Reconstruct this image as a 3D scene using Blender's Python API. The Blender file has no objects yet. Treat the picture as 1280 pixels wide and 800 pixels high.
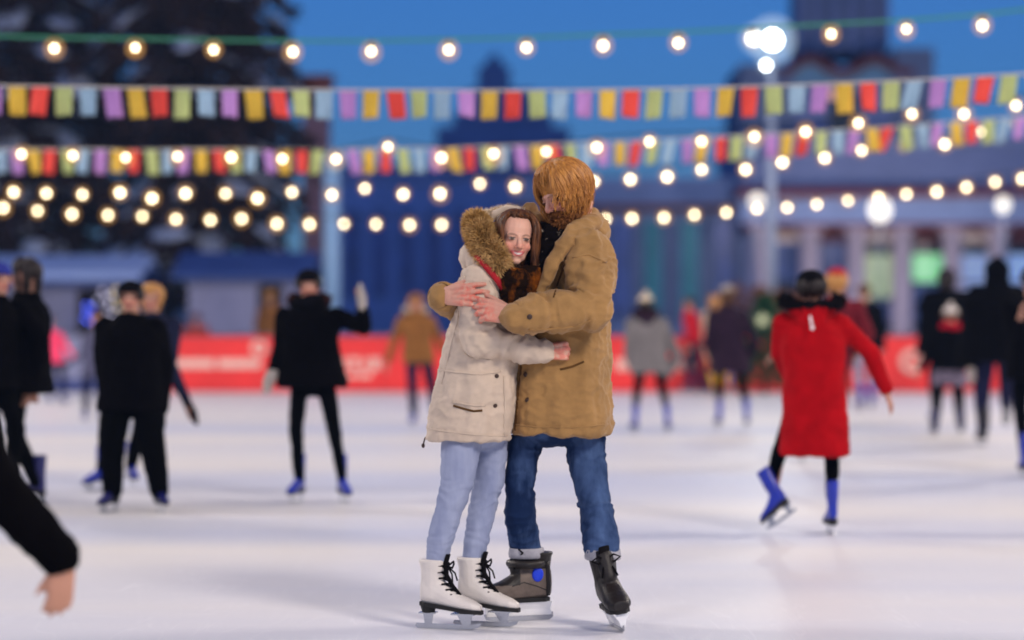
import bpy, bmesh, math, random
import numpy as np
from mathutils import Vector, Matrix, Quaternion

random.seed(7)
RNG = np.random.default_rng(11)
SC = bpy.context.scene
COL = SC.collection
PI = math.pi
F = 3022.0          # focal length of the lens in photograph pixels
HZ = 408.0          # height of the horizon in the photograph
CH = 1.2            # camera height

def W(px, py, Y):
    """a sight line's point at distance Y"""
    return Vector(((px - 640.0) / F * Y, Y, CH + (HZ - py) / F * Y))

def ground_y(py):
    return CH * F / (py - HZ)

# ------------------------------------------------------------------ materials
def lin(h):
    h = h.lstrip('#')
    out = []
    for i in (0, 2, 4):
        c = int(h[i:i + 2], 16) / 255
        out.append(c / 12.92 if c <= .04045 else ((c + .055) / 1.055) ** 2.4)
    return tuple(out) + (1.0,)

MATS = {}
def mat(name, c, rough=.8, var=.0, vscale=8., bump=0., bscale=40., spec=.3, metal=0., c2=None, sheen=0., stretch=None, sss=0., attr=None, coat=0., bdist=.01, ramp=(.36, .64)):
    if name in MATS:
        return MATS[name]
    m = bpy.data.materials.new(name)
    m.use_nodes = True
    nt = m.node_tree
    b = nt.nodes['Principled BSDF']
    b.inputs['Roughness'].default_value = rough
    b.inputs['Specular IOR Level'].default_value = spec
    b.inputs['Metallic'].default_value = metal
    if isinstance(c, str):
        c = lin(c)
    b.inputs['Base Color'].default_value = c
    if sheen:
        b.inputs['Sheen Weight'].default_value = sheen
        b.inputs['Sheen Roughness'].default_value = .5
    if coat:
        b.inputs['Coat Weight'].default_value = coat
    if sss:
        b.inputs['Subsurface Weight'].default_value = sss
        b.inputs['Subsurface Radius'].default_value = (.012, .004, .002)
        b.inputs['Subsurface Scale'].default_value = 1.
    tc = nt.nodes.new('ShaderNodeTexCoord')
    src = tc.outputs['Object']
    if stretch:
        mp = nt.nodes.new('ShaderNodeMapping')
        mp.inputs['Scale'].default_value = stretch
        nt.links.new(src, mp.inputs['Vector'])
        src = mp.outputs['Vector']
    if attr:
        at = nt.nodes.new('ShaderNodeAttribute')
        at.attribute_name = attr
        nt.links.new(at.outputs['Color'], b.inputs['Base Color'])
    elif var or c2:
        n = nt.nodes.new('ShaderNodeTexNoise')
        n.inputs['Scale'].default_value = vscale
        n.inputs['Detail'].default_value = 5
        n.inputs['Roughness'].default_value = .6
        nt.links.new(src, n.inputs['Vector'])
        r = nt.nodes.new('ShaderNodeValToRGB')
        if c2:
            if isinstance(c2, str):
                c2 = lin(c2)
            a0, a1 = c, c2
        else:
            a0 = tuple(max(0, x * (1 - var)) for x in c[:3]) + (1,)
            a1 = tuple(min(1, x * (1 + var)) for x in c[:3]) + (1,)
        r.color_ramp.elements[0].color = a0
        r.color_ramp.elements[1].color = a1
        r.color_ramp.elements[0].position = ramp[0]
        r.color_ramp.elements[1].position = ramp[1]
        nt.links.new(n.outputs['Fac'], r.inputs['Fac'])
        nt.links.new(r.outputs['Color'], b.inputs['Base Color'])
    if bump:
        n2 = nt.nodes.new('ShaderNodeTexNoise')
        n2.inputs['Scale'].default_value = bscale
        n2.inputs['Detail'].default_value = 6
        nt.links.new(src, n2.inputs['Vector'])
        bp = nt.nodes.new('ShaderNodeBump')
        bp.inputs['Strength'].default_value = bump
        bp.inputs['Distance'].default_value = bdist
        nt.links.new(n2.outputs['Fac'], bp.inputs['Height'])
        nt.links.new(bp.outputs['Normal'], b.inputs['Normal'])
    MATS[name] = m
    return m

def emat(name, c, strength):
    if name in MATS:
        return MATS[name]
    m = bpy.data.materials.new(name)
    m.use_nodes = True
    b = m.node_tree.nodes['Principled BSDF']
    if isinstance(c, str):
        c = lin(c)
    b.inputs['Base Color'].default_value = (.8, .8, .8, 1)
    b.inputs['Emission Color'].default_value = c
    b.inputs['Emission Strength'].default_value = strength
    m.cycles.emission_sampling = 'NONE'
    MATS[name] = m
    return m

def halo_mat(name, c, strength, clear):
    """see-through glowing shell that stands in for the halo round a lamp"""
    m = bpy.data.materials.new(name); m.use_nodes = True
    nt = m.node_tree; nt.nodes.remove(nt.nodes['Principled BSDF'])
    t = nt.nodes.new('ShaderNodeBsdfTransparent'); e = nt.nodes.new('ShaderNodeEmission'); x = nt.nodes.new('ShaderNodeMixShader')
    e.inputs['Color'].default_value = c; e.inputs['Strength'].default_value = strength; x.inputs['Fac'].default_value = 1 - clear
    nt.links.new(t.outputs[0], x.inputs[1]); nt.links.new(e.outputs[0], x.inputs[2]); nt.links.new(x.outputs[0], nt.nodes['Material Output'].inputs['Surface'])
    m.cycles.emission_sampling = 'NONE'
    MATS[name] = m
    return m

# ------------------------------------------------------------------ noise
_perm = RNG.permutation(256)
_perm = np.concatenate([_perm, _perm, _perm])
_grad = RNG.normal(size=(256, 3))
_grad /= np.linalg.norm(_grad, axis=1)[:, None]
def pnoise(p):
    p = np.asarray(p, dtype=np.float64)
    i = np.floor(p).astype(int)
    f = p - i
    u = f * f * f * (f * (f * 6 - 15) + 10)
    i &= 255
    out = 0
    for dx in (0, 1):
        for dy in (0, 1):
            for dz in (0, 1):
                h = _perm[_perm[_perm[i[:, 0] + dx] + i[:, 1] + dy] + i[:, 2] + dz] & 255
                g = _grad[h]
                d = (g * (f - np.array([dx, dy, dz]))).sum(1)
                w = (u[:, 0] if dx else 1 - u[:, 0]) * (u[:, 1] if dy else 1 - u[:, 1]) * (u[:, 2] if dz else 1 - u[:, 2])
                out = out + w * d
    return out
def fbm(p, o=3):
    s, a = 0, 1.
    for k in range(o):
        s = s + a * pnoise(p * (2 ** k) + 17.3 * k)
        a *= .5
    return s

# ------------------------------------------------------------------ shape builder
def basis(d, hint=None):
    d = Vector(d).normalized()
    h = Vector(hint) if hint is not None else Vector((0, 0, 1))
    if abs(d.dot(h.normalized())) > .97:
        h = Vector((1, 0, 0)) if abs(d.x) < .9 else Vector((0, 1, 0))
    s = h.cross(d).normalized()
    return s, d.cross(s).normalized(), d

class MB:
    def __init__(self):
        self.v, self.f, self.m = [], [], []
    def add(self, vs, fs, mi=0):
        o = len(self.v)
        self.v.extend(tuple(x) for x in vs)
        self.f.extend(tuple(i + o for i in f) for f in fs)
        self.m.extend([mi] * len(fs))
        return self
    def rings(self, rings, mi=0, cap0=True, cap1=True, close=False):
        n = len(rings[0]); vs = []; fs = []
        for r in rings:
            vs.extend(r)
        K = len(rings)
        for k in range(K if close else K - 1):
            k2 = (k + 1) % K
            for i in range(n):
                j = (i + 1) % n
                fs.append((k * n + i, k * n + j, k2 * n + j, k2 * n + i))
        if not close:
            if cap0:
                c = sum((Vector(x) for x in rings[0]), Vector()) / n
                vs.append(c); ci = len(vs) - 1
                fs += [(ci, (i + 1) % n, i) for i in range(n)]
            if cap1:
                c = sum((Vector(x) for x in rings[-1]), Vector()) / n
                vs.append(c); ci = len(vs) - 1
                b = (K - 1) * n
                fs += [(ci, b + i, b + (i + 1) % n) for i in range(n)]
        return self.add(vs, fs, mi)
    def cap(self, p0, p1, r0, r1=None, n=12, mi=0, flat=1., hint=None):
        """tapered capsule with round ends; flat squeezes it across the hint direction"""
        p0, p1 = Vector(p0), Vector(p1)
        r1 = r0 if r1 is None else r1
        if (p1 - p0).length < 1e-5:
            p1 = p0 + Vector((0, 0, 1e-3))
        s, t, d = basis(p1 - p0, hint)
        R = []
        for a in (-80, -50, -22):
            a = math.radians(a)
            R.append((p0 + d * (r0 * math.sin(a)), r0 * math.cos(a)))
        R.append((p0, r0)); R.append((p0.lerp(p1, .5), (r0 + r1) / 2)); R.append((p1, r1))
        for a in (22, 50, 80):
            a = math.radians(a)
            R.append((p1 + d * (r1 * math.sin(a)), r1 * math.cos(a)))
        return self.rings([[c + s * (math.cos(q) * r) + t * (math.sin(q) * r * flat) for q in [2 * PI * i / n for i in range(n)]] for c, r in R], mi)
    def ell(self, c, r, R=None, n=16, m=10, mi=0):
        c = Vector(c)
        R = R or Matrix.Identity(3)
        rg = []
        for k in range(1, m):
            a = PI * k / m - PI / 2
            rg.append([c + R @ Vector((r[0] * math.cos(a) * math.cos(q), r[1] * math.cos(a) * math.sin(q), r[2] * math.sin(a))) for q in [2 * PI * i / n for i in range(n)]])
        return self.rings(rg, mi)
    def loft(self, secs, n=24, mi=0, R=None, e=2.4):
        """secs: (centre, rx, ry): superellipse sections in the plane of R's x,y (world x,y by default)"""
        R = R or Matrix.Identity(3)
        rg = []
        for c, rx, ry in secs:
            c = Vector(c); ring = []
            for i in range(n):
                q = 2 * PI * i / n
                cx, sx = math.cos(q), math.sin(q)
                ring.append(c + R @ Vector((rx * math.copysign(abs(cx) ** (2 / e), cx), ry * math.copysign(abs(sx) ** (2 / e), sx), 0)))
            rg.append(ring)
        return self.rings(rg, mi)
    def tube(self, pts, rad, n=8, mi=0, flat=1., closed=False):
        pts = [Vector(p) for p in pts]
        K = len(pts)
        if not hasattr(rad, '__len__'):
            rad = [rad] * K
        rg = []; s = None
        for k in range(K):
            if closed:
                d = pts[(k + 1) % K] - pts[k - 1]
            else:
                d = pts[min(k + 1, K - 1)] - pts[max(k - 1, 0)]
            d = d.normalized() if d.length > 1e-9 else Vector((0, 0, 1))
            if s is None:
                s, t, _ = basis(d)
            else:
                s = (s - d * s.dot(d))
                s = s.normalized() if s.length > 1e-6 else basis(d)[0]
                t = d.cross(s)
            r = rad[k]
            rg.append([pts[k] + s * (math.cos(q) * r) + t * (math.sin(q) * r * flat) for q in [2 * PI * i / n for i in range(n)]])
        return self.rings(rg, mi, close=closed)
    def box(self, c, h, R=None, mi=0):
        c = Vector(c); R = R or Matrix.Identity(3)
        vs = [c + R @ Vector((x * h[0], y * h[1], z * h[2])) for z in (-1, 1) for y in (-1, 1) for x in (-1, 1)]
        return self.add(vs, [(0, 2, 3, 1), (4, 5, 7, 6), (0, 1, 5, 4), (2, 6, 7, 3), (0, 4, 6, 2), (1, 3, 7, 5)], mi)
    def prism(self, poly, vec, mi=0):
        poly = [Vector(p) for p in poly]; vec = Vector(vec); n = len(poly)
        vs = poly + [p + vec for p in poly]
        fs = [tuple(range(n))[::-1], tuple(range(n, 2 * n))] + [(i, (i + 1) % n, n + (i + 1) % n, n + i) for i in range(n)]
        return self.add(vs, fs, mi)
    def mesh(self, name, origin=None):
        me = bpy.data.meshes.new(name)
        v = self.v
        if origin is not None:
            ox, oy, oz = origin
            v = [(a - ox, b - oy, c - oz) for a, b, c in v]
        me.from_pydata(v, [], self.f)
        return me
    def build(self, name, mats, parent=None, smooth=True, origin=None, bevel=0.):
        me = self.mesh(name, origin if origin is not None else org(parent))
        if not isinstance(mats, (list, tuple)):
            mats = [mats]
        for m in mats:
            me.materials.append(m)
        me.polygons.foreach_set('material_index', self.m)
        bm = bmesh.new(); bm.from_mesh(me)
        bmesh.ops.recalc_face_normals(bm, faces=bm.faces)
        bm.to_mesh(me); bm.free()
        me.polygons.foreach_set('use_smooth', [smooth] * len(me.polygons))
        o = link(name, me, parent)
        if origin is not None and parent is None:
            o.location = origin
        if bevel:
            b = o.modifiers.new('edge', 'BEVEL'); b.width = bevel; b.segments = 2; b.limit_method = 'ANGLE'
        return o

ORG = {}
def org(o):
    return ORG.get(o.name, (0, 0, 0)) if o is not None else (0, 0, 0)

def link(name, data, parent=None):
    o = bpy.data.objects.new(name, data)
    COL.objects.link(o)
    if parent is not None:
        o.parent = parent
        ORG[o.name] = org(parent)
    return o

def thing(name, label, cat, loc=(0, 0, 0), group=None, mesh=None):
    o = link(name, mesh)
    o.location = loc
    ORG[o.name] = tuple(loc)
    return tag(o, label, cat, group)

def tag(o, label=None, cat=None, group=None, kind=None):
    if label: o['label'] = label
    if cat: o['category'] = cat
    if group: o['group'] = group
    if kind: o['kind'] = kind
    return o

def copy_tree(o, parent=None):
    c = o.copy(); COL.objects.link(c)
    if parent is not None:
        c.parent = parent
    for ch in list(o.children):
        copy_tree(ch, c)
    return c

def remesh(mb, voxel, fac=.5, it=4):
    """one continuous closed skin round every shape in mb: mesh datablock in world space"""
    me = mb.mesh('blob')
    o = bpy.data.objects.new('blob', me)
    COL.objects.link(o)
    r = o.modifiers.new('r', 'REMESH'); r.mode = 'VOXEL'; r.voxel_size = voxel
    if it:
        s = o.modifiers.new('s', 'SMOOTH'); s.factor = fac; s.iterations = it
    dg = bpy.context.evaluated_depsgraph_get()
    ev = o.evaluated_get(dg)
    out = bpy.data.meshes.new_from_object(ev)
    bpy.data.objects.remove(o); bpy.data.meshes.remove(me)
    return out

def verts(me):
    a = np.empty(len(me.vertices) * 3, dtype=np.float32)
    me.vertices.foreach_get('co', a)
    return a.reshape(-1, 3).astype(np.float64)
def norms(me):
    a = np.empty(len(me.vertices) * 3, dtype=np.float32)
    me.vertices.foreach_get('normal', a)
    return a.reshape(-1, 3).astype(np.float64)
def set_verts(me, a):
    me.vertices.foreach_set('co', np.ascontiguousarray(a, dtype=np.float32).ravel())
    me.update()

def limb_coord(v, segs):
    """nearest limb segment of each vertex: distance, length along the chain and radial direction"""
    best = np.full(len(v), 1e9); T = np.zeros(len(v))
    acc = 0.
    for a, b in segs:
        a = np.array(a); b = np.array(b)
        d = b - a; L = np.linalg.norm(d)
        t = np.clip(((v - a) @ d) / (L * L), 0, 1)
        q = np.linalg.norm(v - (a + t[:, None] * d), axis=1)
        k = q < best
        best[k] = q[k]; T[k] = acc + t[k] * L
        acc += L
    return best, T

def finish(me, name, mats, parent, disp=None, colorize=None, base=None, loc=None):
    """displace, colour, move to the parent's origin and link"""
    v = verts(me)
    if disp is not None:
        n = norms(me)
        v = v + n * disp(v, n)[:, None]
    o_ = np.array(loc if loc is not None else org(parent))
    if colorize is not None:
        c = colorize(v)
        at = me.color_attributes.new('tint', 'FLOAT_COLOR', 'POINT')
        at.data.foreach_set('color', np.ascontiguousarray(np.concatenate([c, np.ones((len(c), 1))], 1), dtype=np.float32).ravel())
    set_verts(me, v - o_)
    me.polygons.foreach_set('use_smooth', [True] * len(me.polygons))
    if not isinstance(mats, (list, tuple)):
        mats = [mats]
    me.materials.clear()
    for m in mats:
        me.materials.append(m)
    me.name = name
    if loc is not None:
        o = link(name, me); o.location = loc; ORG[o.name] = tuple(loc)
        return o
    return link(name, me, parent)

def cloth(amp=.006, s=9., ridge=.004, seed=0.):
    def d(v, n):
        q = v * np.array([s, s, s * .55]) + seed
        a = fbm(q, 3) * amp
        r = 1 - np.abs(pnoise(v * np.array([s * 1.3, s * 1.3, s * 2.2]) + 5 + seed)) * 2.2
        return a + np.clip(r, 0, 1) ** 2 * ridge
    return d
# ------------------------------------------------------------------ anatomy
def frame(f, up=(0, 0, 1)):
    """columns: side (the person's right), forward, up"""
    f = Vector(f).normalized(); u = Vector(up)
    u = (u - f * u.dot(f)).normalized()
    x = f.cross(u).normalized()
    return Matrix((x, f, u)).transposed()

def head_shape(mb, c, R, s, fine=True):
    c = Vector(c)
    L = lambda x, y, z: c + R @ Vector((x * s, y * s, z * s))
    E = lambda p, r: mb.ell(L(*p), [q * s for q in r], R, 20, 14)
    E((0, -.08, .14), (.335, .42, .36))
    E((0, .09, -.08), (.275, .265, .37))
    E((0, .13, -.30), (.205, .20, .17))
    E((0, .26, -.415), (.095, .075, .065))
    mb.cap(L(0, .345, .03), L(0, .425, -.125), .032 * s, .052 * s)
    for k in (-1, 1):
        E((k * .05, .385, -.145), (.038, .04, .032))
        E((k * .15, .21, -.13), (.115, .11, .11))
        E((k * .135, .295, .0), (.075, .055, .045))
        mb.cap(L(k * .04, .325, .075), L(k * .2, .265, .07), .042 * s, .036 * s)
        E((k * .34, -.05, -.05), (.03, .085, .13))
    mb.cap(L(-.09, .325, -.245), L(.09, .325, -.245), .032 * s)
    mb.cap(L(-.075, .32, -.29), L(.075, .32, -.29), .034 * s)

def face_tint(v, c, R, s, base, lip, brow, smile=0., teeth=False, iris=(.08, .05, .03), shut=False):
    """skin colour with lips, brows and eyes, in the head's own frame"""
    q = (v - np.array(c)) @ np.array(R) / s
    x, y, z = q[:, 0], q[:, 1], q[:, 2]
    col = np.tile(np.array(base), (len(v), 1))
    var = fbm(v * 30, 2)[:, None] * .08
    col = col * (1 + var)
    near = (np.abs(x) < .45) & (y > .12) & (np.abs(z) < .6)
    def put(m, cc):
        nonlocal col
        m = np.clip(m, 0, 1)[:, None] * near[:, None]
        col = col * (1 - m) + np.array(cc) * m
    b = np.array(base)
    put(.75 * np.exp(-(((np.abs(x) - .17) / .1) ** 2 + ((z + .14) / .09) ** 2)), b * np.array([1.0, .62, .6]))
    put(.5 * np.exp(-((x / .07) ** 2 + ((z + .13) / .06) ** 2)), b * np.array([1.0, .66, .62]))
    soft = lambda d, w: np.clip((1 - d) / w + .5, 0, 1)
    zc = -.268 + smile * 3.2 * x * x
    put(soft((x / (.115 + .03 * (smile > 0))) ** 2 + ((z - zc) / .05) ** 2, .5), lip)
    if teeth:
        put(soft((x / .075) ** 2 + ((z - zc - .003) / .017) ** 2, .5), (.72, .66, .6))
    else:
        put(soft((x / .1) ** 2 + ((z - zc) / .007) ** 2, .6), np.array(lip) * .35)
    ax = np.abs(x)
    put(.65 * soft(((ax - .14) / .095) ** 2 + ((z - .088 + .8 * (ax - .14) ** 2 * 3) / .02) ** 2, .6), brow)
    put(.6 * np.exp(-(((ax - .135) / .085) ** 2 + ((z - .01) / .045) ** 2)), b * np.array([.5, .4, .38]))
    if not shut:
        put(soft(((ax - .135) / .058) ** 2 + (z / .022) ** 2, .5), (.36, .30, .27))
        put(soft(((ax - .135) / .036) ** 2 + ((z + .001) / .026) ** 2, .5), iris)
    else:
        z = z + .03
    put(soft(((ax - .135) / .07) ** 2 + ((z - .026) / .011) ** 2, .5), (.02, .012, .01))
    for k in (-1, 1):
        put(.4 * np.exp(-(((x - k * .035) / .016) ** 2 + ((z + .168) / .012) ** 2)), b * .25)
    return col

def hand_shape(mb, w, d, n, L, idx=1, curl=(25, 30, 25), spread=5., thumb=35., palm=1.):
    """palm and five fingers. w wrist, d finger direction, n back of the hand, idx +1/-1 side of the index finger along d x n"""
    w, d, n = Vector(w), Vector(d).normalized(), Vector(n)
    n = (n - d * n.dot(d)).normalized()
    s = d.cross(n) * idx
    kn = []
    for k, (o, l) in enumerate(((.165, .50), (.055, .52), (-.055, .50), (-.155, .455))):
        p = w + d * (l * L) + s * (o * L)
        mb.cap(w + d * (.06 * L) + s * (o * .62 * L), p, .082 * L, .066 * L, flat=1.)
        kn.append(p)
    mb.cap(w - d * .1 * L, w + d * .12 * L, .135 * L, .15 * L, flat=.75, hint=n)
    if not hasattr(curl[0], '__len__'):
        curl = [curl] * 4
    for k, p in enumerate(kn):
        fl = (.40, .45, .42, .34)[k] * L
        a = spread * (1.5 - k)
        dd = Quaternion(n, math.radians(-a * idx)) @ d
        ax = s * idx
        ang = 0
        for j, (fr, r0, r1) in enumerate(((.46, .062, .054), (.30, .054, .048), (.24, .048, .040))):
            ang += curl[k][j]
            # bend from the back towards the palm
            dk = (dd * math.cos(math.radians(ang)) - n * math.sin(math.radians(ang)))
            e = p + dk * (fl * fr)
            mb.cap(p, e, r0 * L * (.92 if k == 3 else 1), r1 * L * (.92 if k == 3 else 1), n=10)
            p = e
    t0 = w + d * .13 * L + s * .12 * L - n * .03 * L
    td = (d * math.cos(math.radians(thumb)) + s * math.sin(math.radians(thumb)) - n * .25).normalized()
    t1 = t0 + td * .22 * L
    td2 = (td + d * .35).normalized()
    t2 = t1 + td2 * .17 * L
    t3 = t2 + (td2 + d * .25).normalized() * .13 * L
    mb.cap(t0, t1, .085 * L, .066 * L); mb.cap(t1, t2, .06 * L, .056 * L); mb.cap(t2, t3, .056 * L, .044 * L)
    return s

def ik(a, c, l1, l2, pole):
    a, c = Vector(a), Vector(c)
    d = c - a; L = d.length
    if L > (l1 + l2) * .995:
        k = L / ((l1 + l2) * .995)
        l1 *= k; l2 *= k
    x = (L * L + l1 * l1 - l2 * l2) / (2 * L)
    h = math.sqrt(max(l1 * l1 - x * x, 0))
    u = d / L
    p = Vector(pole); p = p - u * p.dot(u)
    p = p.normalized() if p.length > 1e-6 else Vector((0, 0, 0))
    return a + u * x + p * h

def locks(mb, c, R, s, n, gap=40., th0=(5, 45), th1=(95, 125), fall=(0, 0), r=.05, rad=(.385, .475, .42), seed=1, crown=(0, -.06, .12), inward=.15, az=None, wave=.02, lift=0., front_th=None, part=0.):
    """hair locks combed from the crown over the skull; a gap is left for the face"""
    rr = random.Random(seed)
    c = Vector(c)
    cc = Vector(crown) * s
    for i in range(n):
        while True:
            ph = rr.uniform(-180, 180) if az is None else rr.uniform(*az)
            t1 = rr.uniform(*th1)
            if abs(ph) < gap:
                if front_th is None:
                    continue
                t1 = rr.uniform(*front_th)
            break
        t0 = rr.uniform(*th0)
        f = rr.uniform(*fall) * s
        rl = rr.uniform(.97, 1.06)
        tw = rr.uniform(-12, 12)
        pts = []
        K = 8
        for k in range(K):
            t = k / (K - 1)
            th = math.radians(t0 + (t1 - t0) * t)
            p = math.radians(ph + tw * t)
            q = Vector((math.sin(th) * math.sin(p) * rad[0], math.sin(th) * math.cos(p) * rad[1], math.cos(th) * rad[2])) * (s * (rl + lift * t))
            pts.append(c + R @ (q + cc))
        if f > 1e-4:
            last = pts[-1]
            out = (last - c); out.z = 0
            out = out.normalized() if out.length > 1e-6 else Vector((0, 0, 0))
            m = max(3, int(f / (s * .18)))
            for k in range(1, m + 1):
                t = k / m
                pts.append(last + Vector((0, 0, -f * t)) - out * (inward * s * t * t) + Vector((rr.uniform(-1, 1), rr.uniform(-1, 1), 0)) * wave * s)
        K = len(pts)
        r0 = r * s * rr.uniform(.7, 1.15)
        mb.tube(pts, [r0 * (.55 + .45 * math.sin(PI * min(1, .18 + .82 * k / (K - 1)) ** 1.0)) * (1 - .55 * (k / (K - 1)) ** 3) for k in range(K)], n=6, flat=.75)

# ------------------------------------------------------------------ ice skates
def skate(parent, o, fwd, up, L, mb_boot, m_sole, m_blade, m_lace=None, kind='figure', voxel=.006, name='skate', collar=None, tall=1.):
    """o: point on the ice under the ankle; L: boot length; children: sole, blade, laces"""
    R = frame(fwd, up); o = Vector(o); k = L / .275
    P = lambda x, y, z: o + R @ Vector((x * k, y * k, z * k))
    mb = MB()
    # sections across the forward axis
    if kind == 'figure':
        foot = ((-.068, .022, .112, .20), (-.05, .032, .104, .235), (-.01, .035, .098, .24), (.03, .035, .092, .205), (.075, .037, .085, .165), (.12, .041, .08, .14), (.165, .037, .078, .122), (.196, .02, .08, .105))
        shaft = ((.13, -.014, .034, .052), (.20, -.016, .036, .052), (.25, -.014, .041, .055), (.29 * tall, -.02, .045, .06))
    else:
        foot = ((-.075, .03, .095, .20), (-.055, .04, .085, .235), (-.01, .043, .082, .245), (.035, .044, .08, .215), (.08, .046, .08, .18), (.125, .05, .08, .155), (.17, .047, .082, .14), (.205, .03, .085, .122))
        shaft = ((.13, -.012, .042, .06), (.20, -.014, .045, .062), (.25, -.016, .05, .066), (.30 * tall, -.022, .053, .07))
    rg = []
    for y, hw, z0, z1 in foot:
        ring = []
        for i in range(16):
            q = 2 * PI * i / 16
            cx, sx = math.cos(q), math.sin(q)
            x = hw * math.copysign(abs(cx) ** .75, cx) * (1 - .15 * max(0, sx))
            z = (z0 + z1) / 2 + (z1 - z0) / 2 * math.copysign(abs(sx) ** .8, sx)
            ring.append(P(x, y, z))
        rg.append(ring)
    mb.rings(rg)
    mb.rings([[P(hx * math.cos(2 * PI * i / 16), cy + hy * math.sin(2 * PI * i / 16), z) for i in range(16)] for z, cy, hx, hy in shaft])
    if kind != 'figure':
        mb.cap(P(0, .06, .2), P(0, .03, .27), .03 * k, .035 * k)
    me = remesh(mb, voxel * max(k, .6), .5, 3)
    b = finish(me, name, mb_boot, parent)
    # sole with heel block
    sm = MB()
    out = [(-.07, .02), (-.045, .036), (0, .036), (.05, .036), (.11, .043), (.165, .038), (.2, .016)]
    zb = (lambda y: .112 - (y + .07) * .12) if kind == 'figure' else (lambda y: .088)
    loop = [(x, y) for y, x in out] + [(-x, y) for y, x in reversed(out)]
    n = len(loop)
    sm.add([P(x, y, zb(y) + .002) for x, y in loop] + [P(x, y, zb(y) - .014) for x, y in loop],
           [tuple(range(n)), tuple(range(2 * n - 1, n - 1, -1))] + [(i, n + i, n + (i + 1) % n, (i + 1) % n) for i in range(n)])
    if kind == 'figure':
        sm.loft([(P(0, -.038, .1), .033 * k, .033 * k), (P(0, -.036, .068), .027 * k, .026 * k)], n=14, R=R)
    sm.build('sole', m_sole, b, smooth=False)
    # blade: a thin steel plate with two posts, or a moulded holder over a runner
    bl = MB()
    def plate(poly, t, mi=0):
        bl.prism([P(-t, y, z) for y, z in poly], R @ Vector((2 * t * k, 0, 0)), mi)
    if kind == 'figure':
        plate([(-.095, .010), (-.085, .002), (-.03, .0), (.09, .0), (.16, .004), (.188, .014), (.196, .03), (.18, .028), (.15, .022), (-.09, .022)], .0022)
        plate([(-.06, .07), (-.015, .07), (-.022, .02), (-.052, .02)], .004)
        plate([(.085, .07), (.155, .066), (.15, .02), (.115, .02)], .004)
        bl.box(P(0, -.038, .067), (.022 * k, .035 * k, .003 * k), R); bl.box(P(0, .12, .066), (.028 * k, .05 * k, .003 * k), R)
        bl.build('blade', m_blade, b, smooth=False)
    else:
        plate([(-.09, .012), (-.075, .001), (.14, .0), (.185, .008), (.195, .03), (-.09, .03)], .002)
        bl.build('blade', m_blade, b, smooth=False)
        hd = MB()
        hd.rings([[P(-x1, -.075, .075), P(x1, -.075, .075), P(x1, .19, .075), P(-x1, .19, .075)] for x1 in (.032,)] + [[P(-.014, -.075, .045), P(.014, -.075, .045), P(.014, .185, .045), P(-.014, .185, .045)], [P(-.007, -.085, .02), P(.007, -.085, .02), P(.007, .185, .02), P(-.007, .185, .02)]])
        hd.build('blade_holder', collar[1] if collar else m_sole, b, smooth=False, bevel=.003 * k)
    if m_lace is not None:
        lc = MB()
        rail = ((.128, .078, .036), (.158, .06, .034), (.188, .044, .034), (.218, .036, .036), (.25, .038, .036), (.275, .036, .038))
        rail = ((.145, .098), (.165, .078), (.188, .060), (.212, .048), (.236, .043), (.262, .045))
        for i, (z, y) in enumerate(rail):
            lc.tube([P(-.03, y - .028, z - .004), P(-.014, y - .001, z + .002), P(.014, y - .001, z + .004), P(.03, y - .028, z + .002)], .0042 * k, n=5)
            if i:
                z0, y0 = rail[i - 1]
                lc.tube([P(-.02, y0 - .008, z0), P(.0, (y + y0) / 2 + .002, (z + z0) / 2), P(.022, y - .01, z)], .004 * k, n=5)
        z, y = rail[-1]
        for sx in (-1, 1):
            lc.tube([P(0, y + .004, z), P(sx * .03, y + .02, z + .018), P(sx * .055, y + .012, z + .004), P(sx * .03, y + .014, z - .01), P(0, y + .004, z)], .0042 * k, n=5)
            lc.tube([P(0, y + .004, z), P(sx * .02, y + .03, z - .03), P(sx * .03, y + .036, z - .062)], .0038 * k, n=5)
        lc.build('laces', m_lace, b)
        tg = MB()
        tg.tube([P(0, .108, .14), P(0, .07, .182), P(0, .044, .225), P(0, .04, .275), P(0, .052, .312)], [.014 * k, .018 * k, .021 * k, .024 * k, .022 * k], n=8, flat=.35)
        tg.build('tongue', m_lace, b)
    return b

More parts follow.
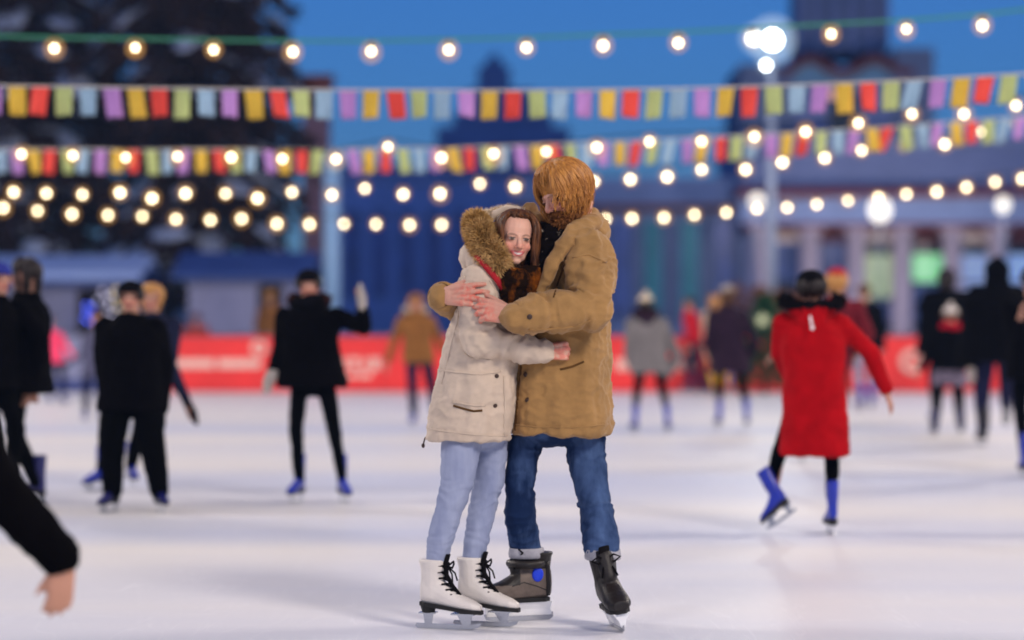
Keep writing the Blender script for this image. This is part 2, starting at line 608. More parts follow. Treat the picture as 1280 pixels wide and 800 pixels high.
# ------------------------------------------------------------------ the skaters round the couple
SK = dict()
def skater(label, cx, foot, H, face, Y=None, group=None, head=None, hands=None, elbows=None, feet=None, hem=.45, bulk=1., flare=1.1,
           coat='coat_black', legs='cloth_black', legw=1., hat=None, hat_col=None, hair='hair_dark', hair_len=0., gloves=None, scarf=None, hood=None,
           boots='skate_blue', skirt=None, look=None, seed=1, fur=None, lift_z=0., pole=None, extra=None, knee_bend=.03, hood_up=False, hdir=None, cuff=.0):
    Y = Y or ground_y(foot)
    k = H / 1.7
    X = (cx - 640) / F * Y
    up = .085 * k + lift_z
    a = math.radians(face)
    f = Vector((math.sin(a), -math.cos(a), 0))
    e = Vector((-f.y, f.x, 0))
    if e.x < -1e-6: e = -e
    hs = H * (.134 if H > 1.45 else .148)
    B = Vector((X, Y, 0))
    hc = W(head[0], head[1], Y) if head else B + Vector((0, 0, up + H - hs * .5))
    if head and len(head) > 2: hc.y += head[2]
    pel = B + Vector((0, 0, up + .50 * H))
    lean = hc - (B + Vector((0, 0, up + H - hs * .5)))
    pel = pel + Vector((lean.x * .25, lean.y * .25, 0))
    neck = hc + Vector((0, 0, -hs * .62)) - f * .02 * k
    sh_c = pel.lerp(neck, .85)
    sw = .112 * H
    SH = {'a': sh_c - e * sw, 'b': sh_c + e * sw}
    HP = {'a': pel - e * .052 * H, 'b': pel + e * .052 * H}
    HA, EL, AN, KN, FT = {}, {}, {}, {}, {}
    for q, sg in (('a', -1), ('b', 1)):
        hd = (hands or {}).get(q)
        if hd is None:
            HA[q] = SH[q] + e * (sg * .05 * k) + f * .05 * k + Vector((0, 0, -.315 * H))
        else:
            HA[q] = W(hd[0], hd[1], Y + (hd[2] if len(hd) > 2 else 0))
        el = (elbows or {}).get(q)
        pv = Vector((0, 0, -1)) - f * .5 + e * sg * .4
        EL[q] = W(el[0], el[1], Y + (el[2] if len(el) > 2 else 0)) if el else ik(SH[q], HA[q], .172 * H, .155 * H, pv)
        ft = (feet or {}).get(q) or (cx + sg * .075 * H * F / Y, 0, 0, sg * 12, 0)
        px, dy, lz, toe, pitch = (list(ft) + [0] * 5)[:5]
        ta = a + math.radians(toe) * (1 if (e - Vector((-f.y, f.x, 0))).length < .1 else -1)
        tf = Vector((math.sin(ta), -math.cos(ta), 0))
        g = Vector(((px - 640) / F * (Y + dy), Y + dy, lz))
        pr = math.radians(pitch)
        tfp = tf * math.cos(pr) - Vector((0, 0, 1)) * math.sin(pr)
        tup = Vector((0, 0, 1)) * math.cos(pr) + tf * math.sin(pr)
        FT[q] = (g, tfp, tup)
        AN[q] = g + tup * (.085 * k + .075 * k)
        KN[q] = ik(HP[q], AN[q], .245 * H, .235 * H, f + e * sg * .15)
    # body: one continuous skin
    mb = MB()
    fr = f if look is None else Vector((math.sin(math.radians(look)), -math.cos(math.radians(look)), 0))
    tilt = Vector((lean.x * .35, lean.y * .35, 1))
    Rh = frame(fr, tilt)
    head_shape(mb, hc, Rh, hs)
    mb.cap(hc - Rh @ Vector((0, .1 * hs, .25 * hs)), neck + Vector((0, 0, -.05 * k)), .058 * k, .066 * k)
    Rb = frame(f)
    mb.loft([(pel + Vector((0, 0, -.02 * k)), .075 * H, .06 * H), (pel.lerp(neck, .4), .082 * H, .06 * H), (pel.lerp(neck, .75), .1 * H, .065 * H), (pel.lerp(neck, .95), .06 * H, .045 * H)], R=Matrix((e, f, Vector((0, 0, 1)))).transposed())
    for q in 'ab':
        mb.cap(SH[q], EL[q], .05 * k, .042 * k); mb.cap(EL[q], HA[q], .041 * k, .03 * k)
        mb.cap(HP[q], KN[q], .06 * k * min(legw, 1), .042 * k * min(legw, 1)); mb.cap(KN[q], AN[q], .038 * k * min(legw, 1), .015 * k)
        mb.cap(AN[q], AN[q] + FT[q][1] * .05 * k - FT[q][2] * .055 * k, .022 * k, .016 * k)
        d = (HA[q] - EL[q]).normalized() if not (hdir and q in hdir) else Vector(hdir[q]).normalized()
        n = e * (1 if q == 'b' else -1) + Vector((0, 0, .15))
        if hdir and q in hdir: n = f + Vector((.3, 0, .1))
        if abs(n.normalized().dot(d)) > .9: n = f + Vector((0, 0, .3))
        hand_shape(mb, HA[q], d, n, .18 * k, 1, (18, 25, 18), 6)
    skin = (.50, .25, .17)
    me = remesh(mb, .0095, .5, 3)
    C = tuple(hc)
    body = finish(me, 'person', mat('skin', '#d9a58a', .5, attr='tint', sss=.08), None, loc=tuple(B),
                  colorize=lambda v: face_tint(v, C, Rh, hs, skin, (.42, .1, .09), (.06, .03, .02), .3))
    tag(body, label, 'person', group)
    # coat or jacket
    cm = MATS[coat]
    hz = up + hem * H
    axis = lambda z: pel + (neck - pel) * ((z - pel.z) / (neck.z - pel.z)) if z > pel.z else Vector((pel.x, pel.y, z))
    Rc = Matrix((e, f, Vector((0, 0, 1)))).transposed()
    mb = MB()
    tz = neck.z
    secs = []
    for t, wx, wy in ((0, .118 * flare, .10 * flare), (.3, .112 * (1 + (flare - 1) * .4), .093), (.55, .110, .088), (.78, .122, .09), (.88, .105, .08), (.95, .072, .06), (1.03, .05, .052)):
        z = hz + (tz - hz) * t
        c = axis(z); c = Vector((c.x, c.y, z))
        secs.append((c, wx * H * bulk, wy * H * bulk))
    mb.loft(secs, R=Rc)
    for q in 'ab':
        mb.cap(SH[q], EL[q], .066 * k * bulk, .056 * k * bulk); mb.cap(EL[q], EL[q].lerp(HA[q], .92), .056 * k * bulk, .045 * k * bulk)
    if not hood_up:
        mb.tube([neck + Vector((0, 0, -.01 * k)) + e * (.075 * k * math.cos(t)) + f * (.07 * k * math.sin(t)) + Vector((0, 0, .012 * k * math.sin(t))) for t in [2 * PI * i / 14 for i in range(14)]], .034 * k, closed=True)
    me = remesh(mb, .014, .5, 5)
    finish(me, 'coat', cm, body, disp=cloth(.012 * k, 8, .006 * k, seed))
    # trousers
    mb = MB()
    for q in 'ab':
        mb.cap(HP[q] + Vector((0, 0, .03 * k)), KN[q], .088 * k * legw, .066 * k * legw); mb.cap(KN[q], AN[q] + FT[q][2] * cuff * k, .066 * k * legw, .047 * k * legw)
    mb.ell(pel, (.105 * H, .08 * H, .09 * H))
    me = remesh(mb, .014, .5, 3)
    finish(me, 'trousers', MATS[legs], body, disp=cloth(.008 * k, 9, .005 * k, seed + 3))
    if skirt:
        mb = MB()
        z0 = up + skirt[1] * H; z1 = hz + .05 * k
        mb.loft([(Vector((pel.x, pel.y, z0)), .15 * H, .13 * H), (Vector((pel.x, pel.y, (z0 + z1) / 2)), .135 * H, .115 * H), (Vector((pel.x, pel.y, z1)), .112 * H, .095 * H)], R=Rc, n=32)
        me = remesh(mb, .014, .5, 2)
        finish(me, 'skirt', MATS[skirt[0]], body, disp=cloth(.02 * k, 14, .01 * k, seed + 5))
    # head wear, hair
    Lh = lambda x, y, z: hc + Rh @ Vector((x * hs, y * hs, z * hs))
    if hair:
        mb = MB()
        mb.ell(Lh(0, -.11, .16), (.35 * hs, .42 * hs, .355 * hs), Rh)
        locks(mb, hc, Rh, hs, 46 if hair_len else 40, gap=52, th0=(62, 78) if hat else (5, 45), th1=(95, 128), fall=(hair_len * .6, hair_len), r=.085, seed=seed, front_th=None if hat else (40, 60))
        mb.build('hair', MATS[hair], body)
    if hat:
        mb = MB()
        rg = []
        for z, r in ((.16, 1.0), (.13, 1.06), (.2, 1.08), (.28, 1.06), (.38, .98), (.48, .8), (.55, .5), (.585, .18)):
            rg.append([Lh(.395 * r * math.cos(t), -.06 + .47 * r * math.sin(t) - .0, z - .10 * math.sin(t) * -1 * (.3 if z < .3 else 0)) for t in [2 * PI * i / 24 for i in range(24)]])
        mb.rings(rg)
        hobj = mb.build('hat', MATS[hat_col], body)
        if hat == 'pompom':
            mb = MB(); c = Lh(0, -.08, .68)
            fuzz(mb, [(c, .13 * hs)], 260, .06 * hs, seed)
            mb.ell(c, (.13 * hs,) * 3)
            mb.build('pompom', MATS[hat_col], hobj)
    if scarf:
        mb = MB()
        mb.tube([neck + Vector((0, 0, .03 * k)) + e * (.1 * k * math.cos(t)) + f * (.095 * k * math.sin(t)) + Vector((0, 0, .015 * k * math.sin(2 * t))) for t in [2 * PI * i / 16 for i in range(16)]], .045 * k, closed=True)
        me = remesh(mb, .012, .5, 2)
        finish(me, 'scarf', MATS[scarf], body, disp=cloth(.012 * k, 16, .01 * k, seed + 7))
    if hood:
        mb = MB()
        if hood_up:
            mb.ell(Lh(0, -.14, .12), (.52 * hs, .56 * hs, .56 * hs), Rh)
            mb.cap(Lh(0, -.2, .4), Lh(0, -.3, .72), .3 * hs, .1 * hs)
            mb.cap(Lh(0, -.12, -.1), neck - f * .02 * k + Vector((0, 0, -.08 * k)), .48 * hs, .62 * hs)
        else:
            mb.tube([neck - f * (.03 * k) + Vector((0, 0, .03 * k)) + e * (.12 * k * math.cos(t)) - f * (.1 * k * math.sin(t)) - Vector((0, 0, .03 * k * math.sin(t))) for t in [PI * i / 10 for i in range(-1, 12)]], .05 * k)
            mb.ell(neck - f * .11 * k + Vector((0, 0, -.05 * k)), (.1 * k, .06 * k, .1 * k))
        me = remesh(mb, .012, .5, 3)
        ho = finish(me, 'hood', MATS[hood], body, disp=cloth(.012 * k, 12, .01 * k, seed + 9))
        if fur:
            mb = MB()
            path = [neck - f * (.02 * k) + Vector((0, 0, .05 * k)) + e * (.13 * k * math.cos(t)) - f * (.1 * k * math.sin(t)) - Vector((0, 0, .02 * k * math.sin(t))) for t in [PI * i / 10 for i in range(-2, 13)]]
            mb.tube(path, .035 * k)
            fuzz(mb, [(p, .035 * k) for p in path], 700, .03 * k, seed)
            mb.build('fur_trim', MATS[fur], ho)
    if gloves:
        for q in 'ab':
            gl = gloves if isinstance(gloves, str) else gloves.get(q)
            if not gl: continue
            d = (HA[q] - EL[q]).normalized()
            mb = MB()
            mb.cap(HA[q] - d * .05 * k, HA[q] + d * .1 * k, .045 * k, .055 * k, flat=.7)
            mb.cap(HA[q] + d * .1 * k, HA[q] + d * .17 * k, .055 * k, .035 * k, flat=.6)
            mb.cap(HA[q] + d * .03 * k, HA[q] + d * .09 * k + Vector((0, 0, 1)) .cross(d) * .055 * k, .026 * k, .022 * k)
            me = remesh(mb, .009, .5, 2)
            finish(me, 'mitten', MATS[gl], body)
    for q in 'ab':
        g, tf, tu = FT[q]
        skate(body, g, tf, tu, .26 * k, MATS[boots], MATS['sole_dark'], MATS['blade_steel'], kind='figure', voxel=.010, tall=1.32)
    SK[label] = dict(body=body, hc=hc, Rh=Rh, hs=hs, neck=neck, e=e, f=f, k=k, SH=SH, HA=HA, EL=EL)
    return body

def fuzz(mb, blobs, n, length, seed=1, mi=0, droop=.3, thin=.13):
    """short hairs sticking out of a chain of balls"""
    rr = random.Random(seed)
    vs, fs = [], []
    for i in range(n):
        j = rr.random() * (len(blobs) - 1)
        a, b = blobs[int(j)], blobs[min(int(j) + 1, len(blobs) - 1)]
        t = j - int(j)
        c = Vector(a[0]).lerp(Vector(b[0]), t); r = a[1] + (b[1] - a[1]) * t
        while True:
            d = Vector((rr.gauss(0, 1), rr.gauss(0, 1), rr.gauss(0, 1)))
            if d.length > .1: break
        d.normalize()
        p = c + d * r * .9
        tip = p + (d + Vector((rr.uniform(-.5, .5), rr.uniform(-.5, .5), rr.uniform(-.5, .5) - droop))).normalized() * length * rr.uniform(.5, 1.2)
        s = d.cross(Vector((rr.uniform(-1, 1), rr.uniform(-1, 1), rr.uniform(-1, 1))))
        s = s.normalized() * length * thin if s.length > 1e-6 else Vector((length * thin, 0, 0))
        m = p.lerp(tip, .55) + d * length * .12
        o = len(vs)
        vs += [p - s, p + s, m - s * .8, m + s * .8, tip]
        fs += [(o, o + 1, o + 3, o + 2), (o + 2, o + 3, o + 4)]
    mb.add(vs, fs, mi)
# ------------------------------------------------------------------ surfaces
mat('coat_black', '#060507', .95, var=.25, bump=.15, bscale=60, spec=.04)
mat('coat_navy', '#1d2036', .9, var=.25, bump=.15, bscale=60, spec=.1)
mat('coat_plum', '#2a1b2a', .9, var=.25, bump=.15, bscale=60, spec=.1)
mat('coat_red', '#a40812', .9, var=.15, bump=.2, bscale=60, spec=.08)
mat('coat_maroon', '#6a1622', .85, var=.2, bump=.2, bscale=60, spec=.15)
mat('coat_grey', '#75706f', .85, var=.15, bump=.2, bscale=50, spec=.15)
mat('coat_slate', '#55546a', .85, var=.2, bump=.2, bscale=50, spec=.15)
mat('coat_brown', '#8a5a2c', .85, var=.2, bump=.2, bscale=50, spec=.15)
mat('coat_beige', '#c3a68a', .85, var=.12, bump=.2, bscale=50, spec=.15)
mat('coat_pink', '#ff4a70', .8, var=.1, bump=.2, bscale=50, spec=.15)
mat('coat_orange', '#b5391c', .85, var=.15, bump=.2, bscale=50, spec=.15)
mat('coat_jacket_red', '#c8202c', .8, var=.15, bump=.2, bscale=50, spec=.15)
mat('cloth_black', '#050506', .95, var=.3, bump=.15, bscale=70, spec=.04)
mat('cloth_navy', '#1c1d3a', .9, var=.3, bump=.15, bscale=70, spec=.1)
mat('cloth_grey', '#8c90a4', .9, var=.15, bump=.15, bscale=70, spec=.1)
mat('cloth_yellow', '#e8b010', .8, var=.1, bump=.15, bscale=70, spec=.15)
mat('cloth_check', '#3a3340', .9, c2='#8b7f92', vscale=9, bump=.2, bscale=60, spec=.1)
mat('knit_black', '#0d0c10', .95, var=.3, bump=.5, bscale=90, spec=.05)
mat('knit_white', '#d8cfc8', .95, var=.1, bump=.5, bscale=90, spec=.05)
mat('knit_red', '#b2142a', .95, var=.2, bump=.5, bscale=90, spec=.05)
mat('knit_blue', '#333a86', .95, var=.2, bump=.5, bscale=90, spec=.05)
mat('knit_grey', '#a49b94', .95, var=.15, bump=.5, bscale=90, spec=.05)
mat('fur_cream', '#dccbb0', 1., var=.15, vscale=30, spec=.05)
mat('fur_brown', '#3a2018', 1., var=.3, vscale=30, spec=.05)
mat('fur_black', '#100d10', 1., var=.3, vscale=30, spec=.05)
mat('hair_dark', '#1e1412', .55, var=.35, vscale=30, spec=.4)
mat('hair_brown', '#5a3a22', .55, var=.3, vscale=30, spec=.4)
mat('hair_fair', '#c08a4a', .55, var=.25, vscale=30, spec=.4)
mat('skate_blue', '#0f2aa4', .35, var=.1, spec=.5, coat=.2)
mat('skate_indigo', '#1a1a5c', .35, var=.1, spec=.5, coat=.2)
mat('sole_dark', '#15120f', .6, var=.2, spec=.4)
mat('blade_steel', '#b9bcc4', .25, var=.05, metal=1.)
# the couple
mat('fur_pale', '#cdb594', .95, c2='#ead9bf', vscale=18, spec=.1)
mat('canvas_beige', '#c9b6a2', .85, var=.07, vscale=14, bump=.35, bscale=220, bdist=.002, spec=.15, sheen=.15)
mat('canvas_tan', '#9c7748', .85, var=.13, vscale=9, bump=.4, bscale=200, bdist=.002, spec=.15, sheen=.15)
mat('canvas_tan_dark', '#5b3f20', .9, var=.2, vscale=12, bump=.3, bscale=160, bdist=.002, spec=.1)
mat('denim_pale', '#858eac', .9, c2='#a9b1c8', vscale=9, stretch=(1, 1, .3), ramp=(.3, .7), bump=.3, bscale=300, bdist=.002, spec=.1)
mat('denim_blue', '#16284a', .9, c2='#5a74a2', vscale=6, stretch=(1, 1, .3), ramp=(.42, .80), bump=.4, bscale=260, bdist=.002, spec=.1)
mat('denim_turnup', '#a3a2aa', .9, var=.15, vscale=20, bump=.3, bscale=260, bdist=.002, spec=.1)
mat('leather_white', '#e0d8cf', .42, var=.06, vscale=12, bump=.12, bscale=60, spec=.45)
mat('leather_black', '#1b1512', .5, var=.3, vscale=14, bump=.25, bscale=70, spec=.4)
mat('boot_taupe', '#6c5f56', .6, var=.2, vscale=14, bump=.25, bscale=70, spec=.35)
mat('holder_white', '#f2f2f4', .4, var=.05, spec=.5)
mat('lace_black', '#100d0d', .9, spec=.1)
mat('patch_blue', '#1a3fd8', .5, spec=.4)
mat('lining_red', '#9c1420', .8, var=.2, vscale=20, bump=.2, bscale=60)
mat('hair_auburn', '#32190d', .5, c2='#704422', vscale=70, spec=.3, stretch=(1, 1, .25))
mat('hair_ginger', '#86501a', .5, c2='#cc8c3c', vscale=60, ramp=(.3, .7), spec=.5, stretch=(1, 1, .3))
mat('beard_brown', '#663a1c', .7, c2='#96602f', vscale=70, spec=.3)
mat('fur_tan', '#a67e44', .95, c2='#dcb67c', vscale=18, spec=.1)
mat('tartan_scarf', '#1c110a', .95, c2='#84460f', vscale=14, ramp=(.50, .70), stretch=(1, 1, .5), bump=.4, bscale=120, bdist=.003, spec=.05)
mat('speckled_scarf', '#0f0b0c', .95, c2='#8f8274', vscale=26, ramp=(.62, .70), bump=.4, bscale=120, bdist=.003, spec=.05)
mat('button_dark', '#3a2418', .4, spec=.5)
# ------------------------------------------------------------------ the embracing couple
Y0 = 9.7
def P(px, py, dy=0.):
    return W(px, py, Y0 + dy)

from mathutils.bvhtree import BVHTree
def bvh_of(o):
    me = o.data
    L = Vector(org(o))
    return BVHTree.FromPolygons([v.co + L for v in me.vertices], [tuple(p.vertices) for p in me.polygons])
def hit(b, px, py, out=.002):
    cam = Vector((0, 0, CH))
    d = (W(px, py, Y0) - cam).normalized()
    loc, n, i, r = b.ray_cast(cam, d)
    if loc is None:
        return None, None
    return loc + n * out, n
def seam(o, b, pts, r, m, name, flat=.6, sub=5, out=.0):
    q = []
    for i in range(len(pts) - 1):
        for k in range(sub):
            t = k / sub
            h, n = hit(b, pts[i][0] * (1 - t) + pts[i + 1][0] * t, pts[i][1] * (1 - t) + pts[i + 1][1] * t, out)
            if h is not None: q.append(h)
    h, n = hit(b, *pts[-1], out)
    if h is not None: q.append(h)
    if len(q) < 2: return None
    mb = MB(); mb.tube(q, r, n=7)
    return mb.build(name, m, o)

def sleeve_folds(segs, amp, freq=30., reach=.13, seed=0.):
    segs = [(tuple(a), tuple(b)) for a, b in segs]
    def d(v, n):
        q, T = limb_coord(v, segs)
        k = np.clip((reach - q) / (reach * .4), 0, 1)
        ph = np.stack([T * freq + 2.2 * pnoise(v * 9 + seed), v[:, 0] * 3.5 + v[:, 1] * 5, v[:, 2] * 5 + seed], 1)
        h = (1 - np.abs(pnoise(ph)) * 2.6)
        return k * amp * np.clip(h, -.6, 1)
    return d
def both(*fs):
    return lambda v, n: sum(f(v, n) for f in fs)
def drape(amp, seed=0.):
    """long soft vertical folds of a hanging coat"""
    def d(v, n):
        return amp * (fbm(v * np.array([11, 11, 2.2]) + seed, 2) + .5 * pnoise(v * np.array([26, 26, 5]) + seed))
    return d

# ================================================================== woman
wb = tuple(Vector((P(560, 780).x, Y0 - .04, 0)))
w_hc = P(644, 298, -.06); w_hs = .212
w_R = frame((.22, -.96, -.09), (.10, -.02, 1))
w_sh = P(600, 352, -.10); w_el = P(598, 424, -.16); w_wr = P(680, 440, -.118)
w_sh2 = P(632, 350, .12); w_el2 = P(678, 410, .2); w_wr2 = P(712, 405, .22)
w_h1, w_k1, w_a1 = P(578, 556, -.07), P(562, 632, -.10), P(546, 712, -.10)
w_h2, w_k2, w_a2 = P(614, 556, .06), P(601, 640, .02), P(591, 712, .0)
mb = MB()
head_shape(mb, w_hc, w_R, w_hs)
mb.cap(w_hc - w_R @ Vector((0, .02, .06)), P(626, 345, 0), .052, .062, n=16)
mb.loft([(P(592, 530, 0), .12, .10), (P(596, 500, 0), .13, .11), (P(604, 450, 0), .12, .11), (P(612, 380, 0), .13, .12), (P(616, 348, 0), .09, .09)])
mb.cap(w_sh, w_el, .045, .04); mb.cap(w_el, w_wr, .038, .026)
mb.cap(w_sh2, w_el2, .045, .04); mb.cap(w_el2, w_wr2, .038, .026)
W_LEGS = (([(578, 548, -.06), (574, 575, -.08), (572, 604, -.09), (561, 637, -.10), (549, 680, -.10), (545, 710, -.095), (545, 722, -.095)], [.079, .073, .063, .053, .047, .035, .022]),
          ([(613, 548, .05), (613, 575, .04), (611, 604, .03), (602, 640, .02), (595, 680, .0), (591, 712, .0), (591, 732, .0)], [.066, .062, .056, .051, .045, .039, .032]))
def legs_in(mb, LG, feet):
    for (pts, rr), (o_, f_, u_, L_) in zip(LG, feet):
        R_ = frame(f_, u_)
        an = o_ + R_ @ Vector((0, -.014, .17)); to = o_ + R_ @ Vector((0, .11, .115))
        mb.tube([P(*pts[0]) + Vector((0, 0, .1))] + [P(*p) for p in pts] + [an], [rr[0] * .66] + [r * .66 for r in rr] + [.028], n=14)
        mb.cap(an, to, .028, .018)
def ice_at(px, py):
    Y = ground_y(py); return Vector(((px - 640) / F * Y, Y, 0))
W_FEET = ((ice_at(546, 786), (.93, -.30, 0), (-.03, 0, 1), .262), (ice_at(593, 782.5), (.93, -.32, 0), (-.02, 0, 1), .262))
legs_in(mb, W_LEGS, W_FEET)
hand_shape(mb, w_wr + Vector((.005, 0, 0)), (.97, .22, .05), (.2, -.97, .2), .172, -1, ((48, 66, 40), (52, 68, 40), (55, 68, 40), (58, 70, 40)), 0, thumb=16)
hand_shape(mb, w_wr2, (.5, -.4, 0), (.3, 1, .2), .12, 1, (40, 60, 50), 0)
me = remesh(mb, .0035, .5, 2)
w_skin = (.72, .40, .285)
def w_tint(v):
    c = face_tint(v, tuple(w_hc), w_R, w_hs, w_skin, (.56, .13, .12), (.10, .05, .03), smile=.65, teeth=True)
    d = np.linalg.norm(v - np.array(w_wr + Vector((.09, 0, 0))), axis=1)
    k = np.clip((.13 - d) / .05, 0, 1)[:, None] * np.clip(.7 + 2.2 * fbm(v * 55, 2), 0, 1)[:, None]
    return c * (1 - k) + c * np.array([1.05, .62, .62]) * k
woman = finish(me, 'person', mat('skin', '#d9a58a', .5, attr='tint', sss=.08), None, loc=wb, colorize=w_tint)
tag(woman, 'smiling long-haired woman in a cream parka and white ice skates, hugging the bearded man', 'person')

# parka
mb = MB()
secs = []
for x, y, hw, hd in ((585, 549, 52.5, .172), (588, 524, 52, .17), (592, 498, 51, .166), (599, 455, 47, .158), (606, 410, 43, .152), (611, 372, 40, .155), (613, 352, 35, .15), (616, 338, 26, .12), (620, 328, 15, .08)):
    secs.append((P(x, y, .0), hw * .00321, hd))
mb.loft(secs, n=32, e=2.3)
mb.cap(w_sh, w_el, .073, .062, n=16); mb.cap(w_el, w_el.lerp(w_wr, .98), .062, .041, n=16)
mb.cap(w_sh2, w_el2, .07, .06); mb.cap(w_el2, w_wr2, .06, .045)
me = remesh(mb, .0065, .5, 6)
segs = [(w_sh, w_el), (w_el, w_wr)]
w_coat = finish(me, 'parka', MATS['canvas_beige'], woman, disp=both(cloth(.012, 9, .006, 3.), drape(.013, 2.), cloth(.0015, 24, .0025, 61.), sleeve_folds(segs, .011, 20, .12, 4.)))
b = bvh_of(w_coat)
seam(w_coat, b, [(567, 507), (580, 511), (592, 514), (603, 513)], .0045, MATS['canvas_tan_dark'], 'pocket', out=.001)
seam(w_coat, b, [(565, 502), (580, 505), (592, 507), (606, 507)], .004, MATS['canvas_beige'], 'pocket_flap', out=.002)
seam(w_coat, b, [(630, 470), (631, 500), (630, 545)], .004, MATS['canvas_beige'], 'placket', out=.002)
seam(w_coat, b, [(536, 536), (560, 540), (590, 543), (615, 545), (634, 545)], .003, MATS['canvas_beige'], 'hem_stitching', out=.001)
seam(w_coat, b, [(548, 462), (575, 466), (600, 468), (626, 464)], .0035, MATS['canvas_beige'], 'waist_seam', out=.001)
seam(w_coat, b, [(612, 350), (622, 366), (628, 385)], .0035, MATS['canvas_beige'], 'armhole_seam', out=.001)
seam(w_coat, b, [(581, 345), (576, 365), (572, 400), (562, 440), (552, 480)], .003, MATS['canvas_beige'], 'side_seam', out=.001)
for px, py in ((619, 507), (621, 470)):
    h, n = hit(b, px, py, .002)
    if h is not None:
        mb = MB(); s_, t_, _ = basis(n)
        mb.ell(h, (.009, .009, .004), Matrix((s_, t_, n)).transposed(), 12, 8)
        mb.build('button', MATS['button_dark'], w_coat)
mb = MB(); mb.tube([P(538, 540, .05), P(531, 548, .03), P(529, 556, .03)], .003); mb.ell(P(529, 557, .03), (.007, .007, .01)); mb.build('drawstring', MATS['button_dark'], w_coat)
# sleeve cuff
d_ = (w_wr - w_el).normalized()
mb = MB(); mb.tube([w_wr - d_ * .035, w_wr - d_ * .03, w_wr - d_ * .004, w_wr + d_ * .0], [.038, .046, .045, .036], n=18); mb.build('cuff', MATS['canvas_beige'], w_coat)
# hood lying on her back, fur round its edge
mb = MB()
mb.ell(P(590, 322, .0), (.05, .1, .062)); mb.ell(P(600, 330, -.05), (.055, .09, .06))
mb.tube([P(593, 300, .06), P(600, 284, .09), P(613, 271, .1), P(633, 260, .09), P(650, 262, .08), P(660, 278, .08)], [.03, .022, .015, .012, .012, .012], n=10)
mb.ell(P(636, 300, .10), (.08, .05, .1))
me = remesh(mb, .0065, .5, 4)
w_hood = finish(me, 'hood', MATS['canvas_beige'], woman, disp=cloth(.007, 14, .004, 8.))
path = [(P(594, 276, .0), .034), (P(598, 287, -.05), .046), (P(605, 302, -.09), .054), (P(614, 319, -.12), .053), (P(624, 336, -.13), .038)]
mb = MB()
mb.tube([p for p, r in path], [r * .93 for p, r in path], n=14); mb.ell(path[0][0], (.03, .03, .03)); mb.ell(path[-1][0], (.036,) * 3)
fuzz(mb, path, 26000, .034, 4, droop=.35, thin=.05)
mb.build('fur_trim', MATS['fur_tan'], w_hood)
mb = MB()
rim = [(P(597, 276, .04), .022), (P(605, 271, .09), .016), (P(619, 266, .12), .011), (P(636, 262, .12), .010), (P(652, 266, .11), .010)]
mb.tube([p for p, r in rim], [r * .9 for p, r in rim], n=10); fuzz(mb, rim, 5000, .022, 5, droop=.1, thin=.06)
mb.build('fur_trim', MATS['fur_pale'], w_hood)
mb = MB(); mb.tube([P(592, 316, -.115), P(600, 323, -.15), P(611, 335, -.168), P(622, 349, -.17), P(628, 362, -.165)], [.01, .02, .022, .02, .01], n=9, flat=.6); mb.build('hood_lining', MATS['lining_red'], w_hood)
# scarf
mb = MB()
mb.cap(P(622, 346, -.11), P(645, 352, -.15), .045, .05); mb.cap(P(645, 352, -.15), P(668, 346, -.1), .05, .04)
mb.cap(P(634, 352, -.14), P(646, 378, -.15), .045, .05); mb.cap(P(646, 378, -.15), P(652, 402, -.13), .05, .04)
mb.cap(P(660, 352, -.12), P(664, 392, -.10), .045, .045)
me = remesh(mb, .006, .5, 3)
finish(me, 'scarf', MATS['tartan_scarf'], woman, disp=both(cloth(.009, 22, .008, 5.), drape(.012, 7.)))
# hair
mb = MB()
mb.ell(w_hc + w_R @ Vector((0, -.14, .16)) * w_hs, (.37 * w_hs, .42 * w_hs, .375 * w_hs), w_R, 24, 16)
locks(mb, w_hc, w_R, w_hs, 380, gap=62, th0=(2, 40), th1=(96, 112), fall=(.55, 1.0), r=.038, seed=3, front_th=(20, 30), inward=.05, crown=(0, -.05, .10), wave=.025)
locks(mb, w_hc, w_R, w_hs, 40, gap=0, th0=(20, 50), th1=(92, 104), fall=(.5, .95), r=.045, seed=9, az=(60, 85), inward=-.02, crown=(0, -.03, .10), wave=.02)
locks(mb, w_hc, w_R, w_hs, 80, gap=0, th0=(20, 50), th1=(92, 110), fall=(.4, .9), r=.045, rad=(.44, .5, .45), seed=18, az=(-120, -62), inward=.02, crown=(0, -.03, .10), wave=.03)
locks(mb, w_hc, w_R, w_hs, 40, gap=0, th0=(20, 50), th1=(92, 104), fall=(.5, .95), r=.045, seed=8, az=(-85, -60), inward=-.02, crown=(0, -.03, .10), wave=.02)
locks(mb, w_hc, w_R, w_hs, 60, gap=66, th0=(0, 60), th1=(90, 110), fall=(.4, 1.1), r=.010, seed=33, inward=.0, crown=(0, -.05, .10), wave=.06, lift=.05)
locks(mb, w_hc, w_R, w_hs, 260, gap=64, th0=(0, 60), th1=(92, 112), fall=(.4, 1.0), r=.013, seed=43, rad=(.4, .49, .435), inward=.03, crown=(0, -.05, .10), wave=.06, lift=.02)
mb.build('hair', MATS['hair_auburn'], woman)
# jeans
mb = MB()
for pts, rr in W_LEGS:
    mb.tube([P(*p) for p in pts], rr, n=18)
mb.ell(P(594, 535, 0), (.15, .12, .09))
me = remesh(mb, .006, .5, 4)
finish(me, 'jeans', MATS['denim_pale'], woman, disp=both(cloth(.003, 11, .002, 2.), sleeve_folds([(w_h1, w_k1), (w_k1, w_a1)], .006, 22, .11, 1.), sleeve_folds([(w_h2, w_k2), (w_k2, w_a2)], .006, 22, .11, 6.)))
for o_, f_, u_, l_ in W_FEET:
    skate(woman, o_, f_, u_, l_, MATS['leather_white'], MATS['sole_dark'], MATS['blade_steel'], MATS['lace_black'], voxel=.005)

